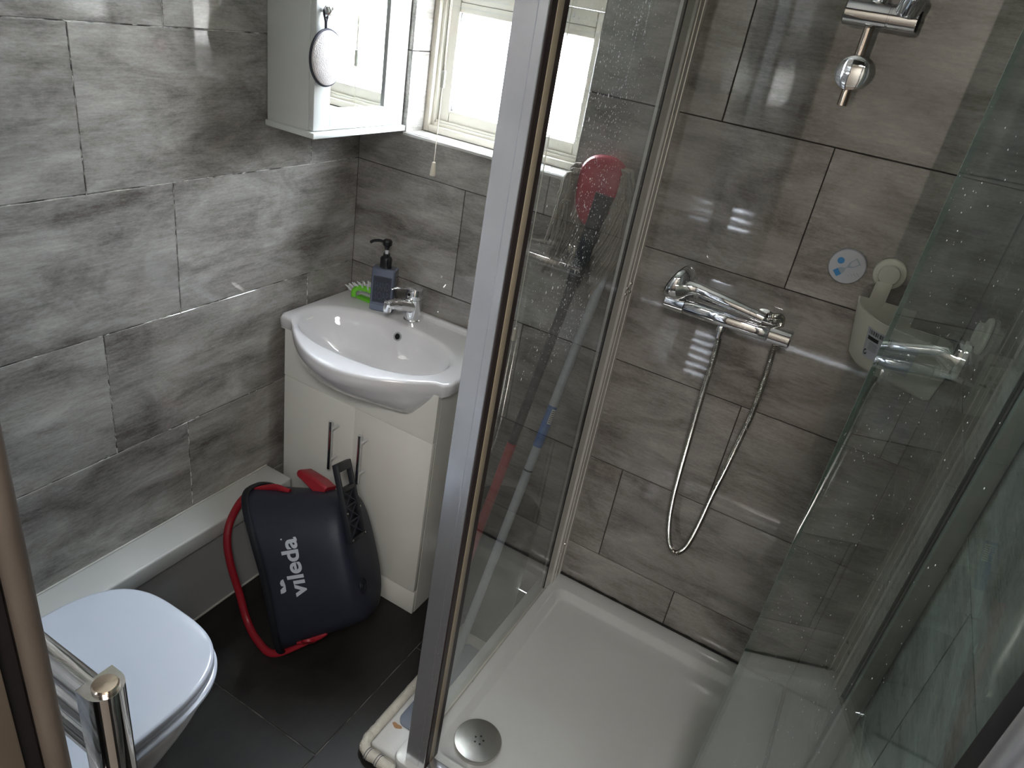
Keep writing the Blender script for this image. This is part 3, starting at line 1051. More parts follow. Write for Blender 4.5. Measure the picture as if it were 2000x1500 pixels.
# mouldy joint at the walls and along the glass
bm = bmesh.new()
rnd = random.Random(11)
pp = []
for i in range(120):
    x = 0.862 + (1.536 - 0.862) * i / 119
    pp.append(Vector((x, -0.0028, ZTR + 0.0015)))
tube(bm, pp, [0.0030 + 0.0018 * noise.noise(Vector((q.x * 40, 0, 0))) for q in pp], 8)
tube(bm, [(1.537, -0.004, ZTR + 0.001), (1.537, -0.70, ZTR + 0.001)], 0.002, 8)
obj('mouldy_joint', bm, M['mould'], ty_)
bm = bmesh.new()
pp = [Vector((0.8545, -0.070 - 0.63 * i / 149, ZTR + 0.0008)) for i in range(150)]
tube(bm, pp, [max(0.0006, 0.0013 + 0.0022 * noise.noise(Vector((q.y * 60, 3, 0)))) for q in pp], 8)
obj('mouldy_joint', bm, M['mould'], ty_)
dc = Vector((0.949, -0.612, ZTR - 0.022))
w = thing('tray_waste', 'round chrome waste cover with five small holes in the shower tray', 'drain cover', dc)
obj('cover', LA([(0.0545, 0.0), (0.0555, 0.004), (0.0555, 0.0115), (0.0540, 0.0140), (0.030, 0.0147), (0.001, 0.0150)], dc, (0, 0, 1), 48), M['steel'], w)
for k in range(5):
    th = 2 * PI * k / 5 + 0.4
    obj('hole', LA([(0.0021, 0), (0.0021, 0.0006)], dc + Vector((0.002 + math.cos(th) * 0.0105, math.sin(th) * 0.0105, 0.0147)), (0, 0, 1), 10), M['hole'], w)

# ------------------------------------------------------------------ fixed side screen of the shower
ZS0, ZS1 = ZTR + 0.0008, ZTR + 1.88
sc = thing('shower_side_screen', 'framed clear glass side panel with water spots between vanity and shower', 'shower screen', (0.855, -0.37, ZTR))
GX = 0.8505
# corner post
bm = bmesh.new()
extrude_profile(bm, [(0.8455, -0.7500), (0.8775, -0.7500), (0.8782, -0.7488), (0.8789, -0.7500), (0.8915, -0.7500), (0.8925, -0.7490), (0.8925, -0.700), (0.8445, -0.700), (0.8445, -0.7490)], ZS0, ZS1)
post = obj('corner_post', bm, M['chrome_satin'], sc, True, 20)
obj('seal_strip', B(0.8926, 0.8952, -0.7480, -0.7330, ZS0, ZS1), M['seal'], post, False)
obj('magnet_strip', B(0.8926, 0.8962, -0.7328, -0.7160, ZS0, ZS1, 0.001), M['magnet'], post)
obj('seal_strip', B(0.8926, 0.8950, -0.7158, -0.7000, ZS0, ZS1), M['seal'], post, False)
# wall profile, stepped
bm = bmesh.new()
extrude_profile(bm, [(0.8400, -0.0005), (0.8630, -0.0005), (0.8630, -0.0150), (0.8610, -0.0155), (0.8610, -0.0400), (0.8622, -0.0405), (0.8622, -0.0430), (0.8605, -0.0435), (0.8605, -0.0600), (0.8622, -0.0605), (0.8622, -0.0630), (0.8575, -0.0660), (0.8555, -0.1030), (0.8400, -0.1030)], ZS0, ZS1)
wp = obj('wall_profile', bm, M['aluminium'], sc, True, 20)
for (yy, zz, r_) in ((-0.030, H - 0.545, 0.0055), (-0.052, H - 0.552, 0.0055), (-0.026, H - 0.566, 0.005), (-0.054, H - 0.566, 0.0055), (-0.030, H - 1.352, 0.005), (-0.058, H - 1.362, 0.005)):
    obj('screw', LA([(r_, 0), (r_ * 0.9, 0.0025), (r_ * 0.35, 0.004), (0.0005, 0.0025)], (0.8605, yy, zz), (1, 0, 0), 16), M['steel'], wp)
obj('gasket', B(0.8475, 0.8550, -0.1052, -0.1032, ZS0, ZS1), M['rubber'], sc, False)
obj('gasket', B(0.8470, 0.8560, -0.6998, -0.6960, ZS0, ZS1), M['rubber'], sc, False)
obj('bottom_rail', B(0.8440, 0.8570, -0.6955, -0.1055, ZS0, ZS0 + 0.010, 0.001), M['silicone'], sc)
obj('top_rail', B(0.8430, 0.8600, -0.6955, -0.1055, ZS1 - 0.030, ZS1, 0.002), M['aluminium'], sc)
gp = obj('glass_pane', B(GX - 0.003, GX + 0.003, -0.6958, -0.1054, ZS0 + 0.0101, ZS1 - 0.0301), M['glass_panel'], sc, False)
# water drops and dried runs on the shower side
bm = bmesh.new()
rnd = random.Random(21)
NX = GX + 0.0031


def drop(y, z, r, el):
    c = bm.verts.new((NX + r * 0.55, y, z))
    ring = []
    ph = rnd.uniform(0, 6)
    for k in range(7):
        th = 2 * PI * k / 7 + ph
        ring.append(bm.verts.new((NX, y + r * math.cos(th) * rnd.uniform(.8, 1.1), z + r * el * math.sin(th) * rnd.uniform(.8, 1.1))))
    for k in range(7):
        bm.faces.new((c, ring[k], ring[(k + 1) % 7]))


for i in range(1500):
    y = -0.40 + abs(rnd.gauss(0, 0.09)) * rnd.choice((-1, 1))
    z = H + rnd.uniform(-0.62, 0.16)
    if y < -0.64 or y > -0.10:
        continue
    if rnd.random() < 0.35:
        y = -0.36 + rnd.gauss(0, 0.05)
    big = rnd.random() < 0.07
    drop(y, z, rnd.uniform(0.0012, 0.0022) if big else rnd.uniform(0.0004, 0.0010), rnd.uniform(1.0, 2.2))
for i in range(500):
    drop(-0.10 - rnd.random() * 0.5, H - rnd.random() * 0.75, rnd.uniform(0.0003, 0.0007), 1.2)
for (yy, z0_, z1_) in ((-0.335, -0.10, 0.16), (-0.44, -0.32, 0.10), (-0.30, -0.02, 0.15)):
    for k in range(40):
        drop(yy + rnd.uniform(-.0007, .0007), H + z0_ + (z1_ - z0_) * k / 39, 0.0006, 4)
o = obj('water_drops', bm, M['drop'], gp, False)
o['kind'] = 'stuff'

# front rail and right wall jamb
fr = thing('shower_door_surround', 'chrome bottom and top rails with wall jamb of the shower doorway', 'shower frame', (1.2, -0.73, ZTR))
obj('bottom_rail', B(0.8960, 1.5170, -0.7480, -0.7190, ZTR + 0.0005, ZTR + 0.013, 0.003, 3), M['chrome_satin'], fr)
obj('top_rail', B(0.8960, 1.5390, -0.7480, -0.7180, ZS1 - 0.045, ZS1, 0.003, 3), M['chrome_satin'], fr)
obj('wall_jamb', B(1.5175, 1.5395, -0.7550, -0.7050, ZTR + 0.0005, ZS1 - 0.0455, 0.002), M['jamb'], fr)
obj('jamb_seal', B(1.5130, 1.5172, -0.7380, -0.7230, ZTR + 0.0135, ZS1 - 0.046, 0.001), M['seal'], fr)

# pivot door, standing open
u = Vector((0.1901, -0.98176, 0))
nrm = Vector((0.98176, 0.1901, 0))
D0 = Vector((1.3835, -0.6262, 0))


def DP(s_, n_, z):
    p = D0 + u * s_ + nrm * n_
    return Vector((p.x, p.y, z))


def dbox(s0, s1, n0, n1, z0, z1, bev=0.0):
    bm = B(s0, s1, n0, n1, z0, z1, bevel=bev)
    for v_ in bm.verts:
        v_.co = DP(v_.co.x, v_.co.y, v_.co.z)
    return bm


dr = thing('shower_door', 'frameless edged glass pivot door standing open at the right', 'shower door', DP(0.1, 0, ZTR + 0.02))
zd0, zd1 = ZTR + 0.016, ZS1 - 0.050
gd = obj('glass_pane', dbox(0.0, 0.5865, -0.003, 0.003, zd0, zd1), M['glass_door'], dr, False)
obj('glass_edge', dbox(-0.0012, -0.0001, -0.003, 0.003, zd0, zd1), M['glass_edge'], dr, False)
obj('edge_seal', dbox(0.5866, 0.6070, -0.008, 0.008, zd0, zd1, 0.001), M['rubber'], dr)
obj('edge_profile', dbox(0.6072, 0.6400, -0.012, 0.012, zd0, zd1, 0.004), M['chrome_satin'], dr)
for (z0_, z1_) in ((ZTR + 0.0135, zd0 + 0.045), (zd1 - 0.045, ZS1 - 0.0455)):
    obj('pivot_block', dbox(0.085, 0.150, -0.010, 0.010, z0_, z1_, 0.003), M['chrome_satin'], dr)
bm = bmesh.new()
rnd = random.Random(31)
for i in range(420):
    s_, z = rnd.uniform(0.01, 0.45), H - rnd.uniform(0.02, 0.9)
    r_ = rnd.uniform(0.0003, 0.0008)
    c = bm.verts.new(DP(s_, -0.0031 - r_ * 0.5, z))
    ring = [bm.verts.new(DP(s_ + r_ * math.cos(k * 1.0472), -0.0031, z + r_ * 1.5 * math.sin(k * 1.0472))) for k in range(6)]
    for k in range(6):
        bm.faces.new((c, ring[k], ring[(k + 1) % 6]))
o = obj('water_drops', bm, M['drop'], gd, False)
o['kind'] = 'stuff'

# ------------------------------------------------------------------ bar mixer with handset and hose
mx_ = thing('bar_shower_mixer', 'chrome thermostatic bar shower mixer on the tiled wall', 'shower mixer', (1.10, -0.06, H - 0.54))
zb = H - 0.541
obj('bar_body', LA([(0.0195, 0.0), (0.0205, 0.002), (0.0205, 0.188), (0.0195, 0.190)], (1.007, -0.062, zb), (1, 0, 0), 36), M['chrome'], mx_)
obj('flow_knob', LA([(0.017, 0.0), (0.0205, 0.003), (0.0205, 0.047)], (0.9585, -0.062, zb), (1, 0, 0), 36), M['chrome'], mx_)
obj('temperature_knob', LA([(0.0205, 0.0), (0.0205, 0.043), (0.018, 0.046), (0.001, 0.047)], (1.1985, -0.062, zb), (1, 0, 0), 36), M['chrome'], mx_)
for xx in (1.035, 1.170):
    obj('wall_inlet', LA([(0.030, 0.0), (0.030, 0.004), (0.024, 0.010), (0.016, 0.014), (0.016, 0.050)], (xx, -0.0008, zb), (0, -1, 0), 28), M['chrome'], mx_)
obj('outlet_nut', LA([(0.010, 0.0), (0.012, -0.004), (0.012, -0.012), (0.009, -0.014), (0.0078, -0.030)], (1.097, -0.060, zb - 0.0185), (0, 0, 1), 16), M['chrome'], mx_)

hs = thing('shower_handset', 'chrome shower handset lying on top of the bar mixer', 'shower head', (1.05, -0.07, H - 0.505))
# handle
hz = H - 0.497
bm = T(smoothpath([(0.985, -0.078, hz - 0.002), (1.020, -0.078, hz + 0.006), (1.060, -0.080, hz + 0.003), (1.105, -0.082, hz - 0.001), (1.148, -0.082, hz - 0.006)], 5), [0.031, 0.028, 0.0245, 0.0215, 0.019, 0.017, 0.0165, 0.016, 0.016, 0.0158, 0.0155, 0.0152, 0.015, 0.0148, 0.0145, 0.0142, 0.014, 0.0138, 0.0135, 0.0132, 0.013], 24, flat=0.95)
obj('handle', bm, M['chrome'], hs)
bm = LA([(0.0130, 0.0), (0.0130, 0.014), (0.0118, 0.0145), (0.0112, 0.030)], (1.1485, -0.082, hz - 0.006), (1, 0, -0.14), 24)
obj('connector', bm, M['chrome'], hs)
hax = Vector((-0.35, -0.30, -0.62)).normalized()
hc = Vector((0.984, -0.066, hz + 0.001))
bm = LA([(0.001, -0.030), (0.018, -0.027), (0.033, -0.018), (0.0425, -0.002), (0.0445, 0.007), (0.0430, 0.011)], hc, (-0.78, 0.16, 0.30), 36)
obj('head_shell', bm, M['chrome'], hs)
obj('spray_face', LA([(0.0425, 0.0112), (0.0405, 0.0140), (0.001, 0.0145)], hc, (-0.78, 0.16, 0.30), 36), M['black_gloss'], hs)

# ribbed steel hose
left = [(1.097, -0.575), (1.101, -0.642), (1.101, -0.71), (1.103, -0.793), (1.106, -0.895), (1.109, -0.987), (1.113, -1.060), (1.122, -1.128), (1.137, -1.181), (1.158, -1.206)]
right = [(1.176, -1.190), (1.186, -1.155), (1.193, -1.090), (1.199, -0.998), (1.207, -0.916), (1.214, -0.829), (1.220, -0.740), (1.219, -0.661), (1.216, -0.599)]
path = [(x, -0.058 + 0.022 * min(1, i / 7), H + z) for i, (x, z) in enumerate(left)]
path += [(x, -0.034 - 0.000 * i, H + z) for i, (x, z) in enumerate(right)]
path += [(1.212, -0.026, H - 0.555), (1.210, -0.030, H - 0.520), (1.206, -0.052, H - 0.503), (1.196, -0.072, H - 0.500), (1.181, -0.082, H - 0.501)]
sp = smoothpath(path, 10)
# resample evenly
L_ = [0]
for p, q in zip(sp[:-1], sp[1:]):
    L_.append(L_[-1] + (q - p).length)
tot = L_[-1]
step = 0.0021
pts, rads = [], []
j = 0
k = 0
while k * step < tot:
    d = k * step
    while L_[j + 1] < d:
        j += 1
    f = (d - L_[j]) / (L_[j + 1] - L_[j])
    pts.append(sp[j].lerp(sp[j + 1], f))
    rads.append(0.0076 if k % 2 else 0.0061)
    k += 1
tag(obj('shower_hose', T(pts, rads, 12), M['steel']), 'ribbed steel shower hose looping down below the bar mixer', 'hose')

# ------------------------------------------------------------------ riser rail with slider
rl = thing('riser_rail', 'steel riser rail with round wall bracket above the mixer', 'shower rail', (1.178, -0.05, H))
obj('rail', T([(1.1785, -0.050, H - 0.078), (1.1785, -0.050, H + 0.52)], 0.0092, 20), M['nickel'], rl)
obj('wall_bracket', LA([(0.022, 0.0), (0.022, 0.012), (0.015, 0.016), (0.015, 0.052), (0.0285, 0.058), (0.0300, 0.066), (0.0285, 0.073), (0.020, 0.076), (0.001, 0.077)], (1.1785, -0.0008, H - 0.021), (0, -1, 0), 32), M['chrome'], rl)
obj('wall_bracket', LA([(0.022, 0.0), (0.022, 0.012), (0.015, 0.016), (0.015, 0.052), (0.0285, 0.058), (0.0300, 0.066), (0.0285, 0.073), (0.020, 0.076), (0.001, 0.077)], (1.1785, -0.0008, H + 0.46), (0, -1, 0), 32), M['chrome'], rl)
sl = thing('handset_holder', 'chrome sliding handset holder clamped on the riser rail', 'shower holder', (1.178, -0.062, H + 0.075))
bm = LA([(0.018, 0.0), (0.0215, 0.003), (0.0215, 0.074), (0.0205, 0.075), (0.0205, 0.077), (0.0215, 0.078), (0.0215, 0.122), (0.0170, 0.124)], (1.1300, -0.063, H + 0.0745), (1, 0, 0), 36)
obj('clamp_body', bm, M['chrome'], sl)
obj('cradle_opening', LA([(0.0165, 0.0), (0.0170, 0.0012)], (1.2542, -0.063, H + 0.0745), (1, 0, 0), 28), M['hole'], sl)
bm = LA([(0.020, 0.0), (0.021, 0.004), (0.021, 0.030), (0.017, 0.034)], (1.232, -0.075, H + 0.085), (0.2, -0.5, 1), 28, True)
obj('cradle', bm, M['chrome'], sl)
obj('collar', LA([(0.013, 0.0), (0.013, 0.012)], (1.1785, -0.050, H + 0.096), (0, 0, 1), 20), M['chrome'], sl)

# ------------------------------------------------------------------ shower timer
tc_ = Vector((1.292, -0.0008, H - 0.371))
tm = thing('shower_timer', 'round white shower timer disc with blue hourglass stuck on the tiles', 'timer', tc_)
obj('disc', LA([(0.0355, 0.0), (0.0362, 0.003), (0.0362, 0.011), (0.0345, 0.0135), (0.001, 0.0138)], tc_, (0, -1, 0), 48), M['timer_white'], tm)


def TMP(x, z):
    a_ = math.radians(-3)
    return Vector((tc_.x + x * math.cos(a_) - z * math.sin(a_), tc_.y - 0.0143, tc_.z + x * math.sin(a_) + z * math.cos(a_)))


bm = bmesh.new()
bm.faces.new([bm.verts.new(TMP(-0.0155 + 0.0068 * math.cos(k * PI / 12), 0.0085 + 0.0068 * math.sin(k * PI / 12))) for k in range(24)])


def hg(pts, bm_, ang=-42, c=(0.0005, -0.001)):
    a_ = math.radians(ang)
    bm_.faces.new([bm_.verts.new(TMP(c[0] + x * math.cos(a_) - z * math.sin(a_), c[1] + x * math.sin(a_) + z * math.cos(a_))) for x, z in pts])


hg([(-0.0072, -0.0260), (0.0072, -0.0260), (0.0072, -0.0155), (-0.0072, -0.0155)], bm)
obj('blue_print', bm, M['timer_blue'], tm, False)
bm = bmesh.new()
hg([(-0.0072, -0.0150), (0.0072, -0.0150), (0.0060, -0.0090), (0.0012, -0.0040), (0.0012, 0.0), (-0.0012, 0.0), (-0.0012, -0.0040), (-0.0060, -0.0090)], bm)
hg([(-0.0012, 0.0005), (0.0012, 0.0005), (0.0060, 0.0080), (0.0072, 0.0110), (0.0072, 0.0240), (0.0050, 0.0240), (0.0050, 0.0120), (0.0, 0.0060), (-0.0050, 0.0120), (-0.0050, 0.0240), (-0.0072, 0.0240), (-0.0072, 0.0110), (-0.0060, 0.0080)], bm)
hg([(-0.0080, 0.0225), (0.0080, 0.0225), (0.0080, 0.0250), (-0.0080, 0.0250)], bm)
for (x, z, w_) in ((0.006, -0.012, 0.004), (0.010, -0.0085, 0.007), (0.0145, -0.006, 0.011), (0.019, -0.003, 0.011)):
    hg([(0, 0), (0.0011, 0), (0.0011, w_), (0, w_)], bm, -125, (x + 0.002, z - 0.002))
obj('grey_print', bm, M['timer_grey'], tm, False)

# ------------------------------------------------------------------ corner basket on suction cups
bk = thing('corner_basket', 'white plastic corner basket with printed sticker on suction cups in the shower', 'basket', (1.44, -0.09, H - 0.53))
top_c = smoothpath([(1.333, -0.030), (1.340, -0.075), (1.358, -0.120), (1.385, -0.160), (1.420, -0.185), (1.460, -0.200), (1.498, -0.212), (1.514, -0.222)], 4)if False else None


def curve2(P, n):
    return [Vector((q.x, q.y, 0)) for q in smoothpath([(a_, b_, 0) for a_, b_ in P], n)]


TC = curve2([(1.334, -0.022), (1.338, -0.075), (1.356, -0.120), (1.384, -0.162), (1.420, -0.182), (1.462, -0.196), (1.500, -0.212), (1.520, -0.232)], 4)
BC = curve2([(1.356, -0.024), (1.360, -0.060), (1.374, -0.092), (1.398, -0.118), (1.430, -0.138), (1.464, -0.152), (1.496, -0.164), (1.514, -0.172)], 4)
nC = len(TC)


def bring(f, inset, z, zc=None):
    """closed outline: bowed front, right side, back with its cut-out step"""
    out = []
    cen = Vector((1.455, -0.09, 0))
    pts = [TC[i].lerp(BC[i], f) for i in range(nC)]
    pts += [Vector((1.526 - 0.008 * f, y, 0)) for y in (-0.20 + 0.045 * f, -0.13, -0.07, -0.035)]
    pts += [Vector((x, -0.016, 0)) for x in (1.505, 1.47, 1.445, 1.4449, 1.41, 1.38)]
    for i, p in enumerate(pts):
        d = (cen - p)
        d.normalize()
        q = p + d * inset
        q.z = z
        if zc is not None:
            k = i - nC
            if 0 <= k <= 6:
                q.z = zc
        out.append(q)
    return out


zt_, zb_ = H - 0.418, H - 0.536
bm = bmesh.new()
rings(bm, [bring(1.0, 0.010, zb_), bring(0.93, 0.0, zb_ + 0.010), bring(0.5, 0.0, zb_ + 0.060), bring(0.04, 0.0, zt_ - 0.006, zt_ - 0.040), bring(0.0, 0.000, zt_, zt_ - 0.034),
           bring(0.0, 0.004, zt_, zt_ - 0.034), bring(0.5, 0.004, zb_ + 0.062), bring(0.93, 0.004, zb_ + 0.014), bring(1.0, 0.014, zb_ + 0.005)], True, True)
obj('basket_shell', bm, M['white_plastic'], bk, True, 45)


def cup(c, ax, nm, parent):
    return obj(nm, LA([(0.031, 0.0), (0.032, 0.003), (0.030, 0.007), (0.0205, 0.010), (0.0205, 0.016), (0.019, 0.018), (0.001, 0.0185)], c, ax, 40), M['white_plastic'], parent)


cup((1.372, -0.0008, H - 0.364), (0, -1, 0), 'suction_cup', bk)
cup((1.5392, -0.252, H - 0.363), (-1, 0, 0), 'suction_cup', bk)
bm = bmesh.new()
for v_ in box(bm, 1.355, 1.385, -0.020, -0.013, H - 0.430, H - 0.380, 0.001).verts:
    pass
box(bm, 1.3545, 1.358, -0.026, -0.013, H - 0.430, H - 0.384)
obj('hanger_arm', bm, M['white_plastic'], bk)
bm = B(1.519, 1.527, -0.262, -0.226, H - 0.446, H - 0.385, 0.001)
box(bm, 1.505, 1.5385, -0.252, -0.240, H - 0.452, H - 0.446)
obj('hanger_arm', bm, M['white_plastic'], bk)


def BSK(a_, h_, off=0.0006):
    """point on the bowed front: a_ 0..1 along it, h_ 0 bottom .. 1 top"""
    i = a_ * (nC - 1)
    k_ = min(int(i), nC - 2)
    f = i - k_
    fr_ = 0.93 - 0.89 * h_ if h_ < 1 else 0.04
    t_ = TC[k_].lerp(TC[k_ + 1], f)
    b_ = BC[k_].lerp(BC[k_ + 1], f)
    p = t_.lerp(b_, fr_)
    d = (TC[k_ + 1] - TC[k_]).normalized()
    nn = Vector((-abs(d.y) if True else 0, -abs(d.x), 0))
    nn.normalize()
    q = p + nn * off
    # match the three-ring wall
    q.z = zb_ + 0.010 + (zt_ - 0.006 - zb_ - 0.010) * h_
    return q


def patch(bm_, a0, a1, h0, h1, off, nu=6):
    prev = None
    for i in range(nu + 1):
        a_ = a0 + (a1 - a0) * i / nu
        cur = (bm_.verts.new(BSK(a_, h0, off)), bm_.verts.new(BSK(a_, h1, off)))
        if prev:
            bm_.faces.new((prev[0], cur[0], cur[1], prev[1]))
        prev = cur


bm = bmesh.new()
patch(bm, 0.36, 0.72, 0.22, 0.86, 0.0011, 10)
stk = obj('sticker', bm, M['timer_white'], bk, False)
bm = bmesh.new()
rnd = random.Random(4)
a_ = 0.38
while a_ < 0.55:
    w_ = rnd.choice((0.003, 0.005, 0.008))
    patch(bm, a_, a_ + w_, 0.74, 0.83, 0.0016, 1)
    a_ += w_ + rnd.choice((0.003, 0.005))
patch(bm, 0.38, 0.47, 0.62, 0.70, 0.0016, 3)
for k in range(12):
    th0, th1 = k * PI / 6 + 0.5, (k + 1) * PI / 6 + 0.5
    if k in (0, 11):
        continue
    c0 = (0.385, 0.33)
    pq = []
    for (rr_, th) in ((1, th0), (1, th1), (0.55, th1), (0.55, th0)):
        pq.append(BSK(c0[0] + 0.016 * rr_ * math.cos(th), c0[1] + 0.065 * rr_ * math.sin(th), 0.0016))
    quad(bm, pq)
obj('barcode_print', bm, M['ink'], stk, False)['kind'] = 'stuff'
bm = bmesh.new()
for h_ in (0.56, 0.53, 0.50, 0.47, 0.44, 0.41):
    patch(bm, 0.40, 0.475 + rnd.uniform(-.01, .005), h_, h_ + 0.012, 0.0016, 2)
    patch(bm, 0.50, 0.60 + rnd.uniform(-.01, .005), h_ - 0.02, h_ - 0.008, 0.0016, 2)
patch(bm, 0.50, 0.545, 0.67, 0.69, 0.0016, 2)
obj('fine_print', bm, M['ink_grey'], stk, False)
# razor lying in the basket
rz = thing('razor', 'dark red and silver razor lying in the white corner basket', 'razor', (1.47, -0.12, H - 0.47))
obj('handle', T(smoothpath([(1.425, -0.100, H - 0.485), (1.460, -0.112, H - 0.462), (1.495, -0.125, H - 0.448)], 4), 0.0055, 12), M['red'], rz)
obj('blade_head', B(1.486, 1.514, -0.140, -0.120, H - 0.452, H - 0.442, 0.002), M['chrome'], rz)

# ------------------------------------------------------------------ toilet
TXc, TYf = 0.369, -0.921
tl = thing('toilet', 'white back-to-wall toilet with closed squared lid beside the ledge', 'toilet', (TXc, -1.15, 0))


def dring(hw, front, back, n, z, cnt=56):
    """D outline: rounded square front toward +y, straight back"""
    out = []
    for k in range(cnt + 1):
        t_ = PI * k / cnt
        c_, s_ = math.cos(t_), math.sin(t_)
        ln = 0.21
        out.append(Vector((TXc + hw * math.copysign(abs(c_) ** (2 / n), c_), front - ln + ln * abs(s_) ** (2 / n), z)))
    out.append(Vector((TXc - hw, back, z)))
    out.append(Vector((TXc + hw, back, z)))
    return out


zl = H - 1.2
bk_y = -1.372
bm = bmesh.new()
rings(bm, [dring(0.181, TYf - 0.005, bk_y, 3.0, zl - 0.029), dring(0.184, TYf - 0.002, bk_y, 3.0, zl - 0.026), dring(0.1845, TYf - 0.002, bk_y, 3.0, zl - 0.005), dring(0.1830, TYf - 0.0035, bk_y, 3.0, zl - 0.0015),
           dring(0.1785, TYf - 0.008, bk_y + 0.004, 3.0, zl), dring(0.150, TYf - 0.035, bk_y + 0.02, 2.8, zl + 0.0012)])
obj('lid', bm, M['lid'], tl, True, 50)
bm = bmesh.new()
rings(bm, [dring(0.183, TYf - 0.002, bk_y, 2.9, zl - 0.046), dring(0.189, TYf + 0.004, bk_y, 2.9, zl - 0.042), dring(0.189, TYf + 0.004, bk_y, 2.9, zl - 0.036), dring(0.184, TYf - 0.001, bk_y, 2.9, zl - 0.0315)])
obj('seat', bm, M['lid'], tl, True, 50)
bm = bmesh.new()
rings(bm, [dring(0.105, TYf - 0.150, -1.43, 3.0, 0.0), dring(0.103, TYf - 0.150, -1.43, 3.0, 0.06), dring(0.108, TYf - 0.140, -1.43, 2.9, 0.13), dring(0.128, TYf - 0.105, -1.43, 2.7, 0.20), dring(0.156, TYf - 0.060, -1.43, 2.6, 0.27),
           dring(0.174, TYf - 0.026, -1.43, 2.7, 0.325), dring(0.182, TYf - 0.010, -1.43, 2.8, 0.362), dring(0.183, TYf - 0.007, -1.43, 2.8, zl - 0.050), dring(0.178, TYf - 0.012, -1.43, 2.8, zl - 0.0465)])
obj('pan', bm, M['ceramic'], tl, True, 60)
bm = bmesh.new()
tube(bm, [(TXc - 0.08, -1.385, zl - 0.012), (TXc + 0.08, -1.385, zl - 0.012)], 0.012, 16)
obj('hinge', bm, M['chrome'], tl)

# ------------------------------------------------------------------ towel radiator
RX, RY, RZ = 0.893, -1.3765, H - 0.575
rd = thing('towel_radiator', 'chrome ladder towel radiator on the wall beside the doorway', 'radiator', (0.65, -1.39, 0.30))


def dprof(x, y, sgn):
    """D section: flat face toward the rungs, round face away"""
    pts = [(x - sgn * 0.0150, y + 0.0170), (x - sgn * 0.0150, y - 0.0170), (x - sgn * 0.002, y - 0.0170)]
    for k in range(1, 12):
        th = -PI / 2 + PI * k / 12
        pts.append((x - sgn * 0.002 + sgn * 0.0170 * math.cos(th), y + 0.0170 * math.sin(th)))
    pts.append((x - sgn * 0.002, y + 0.0170))
    return pts


for (x, sg) in ((RX, 1), (RX - 0.30, -1)):
    bm = bmesh.new()
    extrude_profile(bm, dprof(x, RY, sg), 0.22, RZ)
    up_ = obj('upright', bm, M['chrome'], rd, True, 25)
    obj('end_plug', LA([(0.0112, 0.0002), (0.0112, 0.003), (0.0098, 0.0045), (0.001, 0.0050)], (x + 0.001 * sg, RY, RZ), (0, 0, 1), 28), M['nickel'], up_)
for zz in (-0.600, -0.637, -0.674, -0.900, -0.938, -1.145, -1.183, -1.221, -1.259, -1.297, -1.335):
    obj('rung', T([(RX - 0.2848, RY + 0.001, H + zz), (RX - 0.0152, RY + 0.001, H + zz)], 0.0128, 20), M['chrome'], rd)
for x in (RX, RX - 0.30):
    for zz in (H - 0.70, 0.32):
        obj('wall_stay', LA([(0.012, 0.0), (0.012, 0.030)], (x, RY - 0.0165, zz), (0, -1, 0), 16), M['chrome'], rd)

# ------------------------------------------------------------------ mops and pole
mp_ = thing('string_mop', 'upturned string mop with red plate and charcoal-to-red pole behind the glass', 'mop', (0.652, -0.322, 0.0))
A0, A1 = Vector((0.652, -0.322, 0.004)), Vector((0.768, -0.072, H - 0.350))
ax_ = (A1 - A0)
j1 = A0 + ax_ * 0.50
obj('lower_pole', T([A0, j1], 0.0125, 18), M['pole_red'], mp_)
obj('upper_pole', T([j1 + ax_.normalized() * 0.0005, A0 + ax_ * 0.83], 0.0118, 18), M['pole_dark'], mp_)
obj('socket', T([A0 + ax_ * 0.8305, A0 + ax_ * 0.90, A1 + Vector((0, -0.010, 0))], [0.0165, 0.019, 0.022], 20), M['pole_dark'], mp_)
# red plate: bowed oval shield facing the shower and camera
pcn = Vector((0.752, -0.070, H - 0.350))
ex = Vector((0.97, 0.20, 0.05)).normalized()
ez = Vector((-0.10, 0.12, 0.98)).normalized()
ey = ez.cross(ex).normalized()
bm = bmesh.new()
rs = []
for (k_, d_) in ((1.0, 0.012), (1.0, 0.004), (0.93, -0.006), (0.7, -0.013), (0.35, -0.017), (0.02, -0.018)):
    ring = []
    for i in range(36):
        th = 2 * PI * i / 36
        c_, s_ = math.cos(th), math.sin(th)
        x = 0.062 * math.copysign(abs(c_) ** 0.8, c_)
        z = (0.080 if s_ > 0 else 0.085) * math.copysign(abs(s_) ** 0.8, s_)
        x *= 1 - 0.12 * (1 - s_) * 0.5
        ring.append(pcn + ex * x * k_ + ez * z * k_ + ey * (-d_ * -1))
    rs.append(ring)
rings(bm, rs)
obj('head_plate', bm, M['red_mop'], mp_)
bm = bmesh.new()
rnd = random.Random(8)
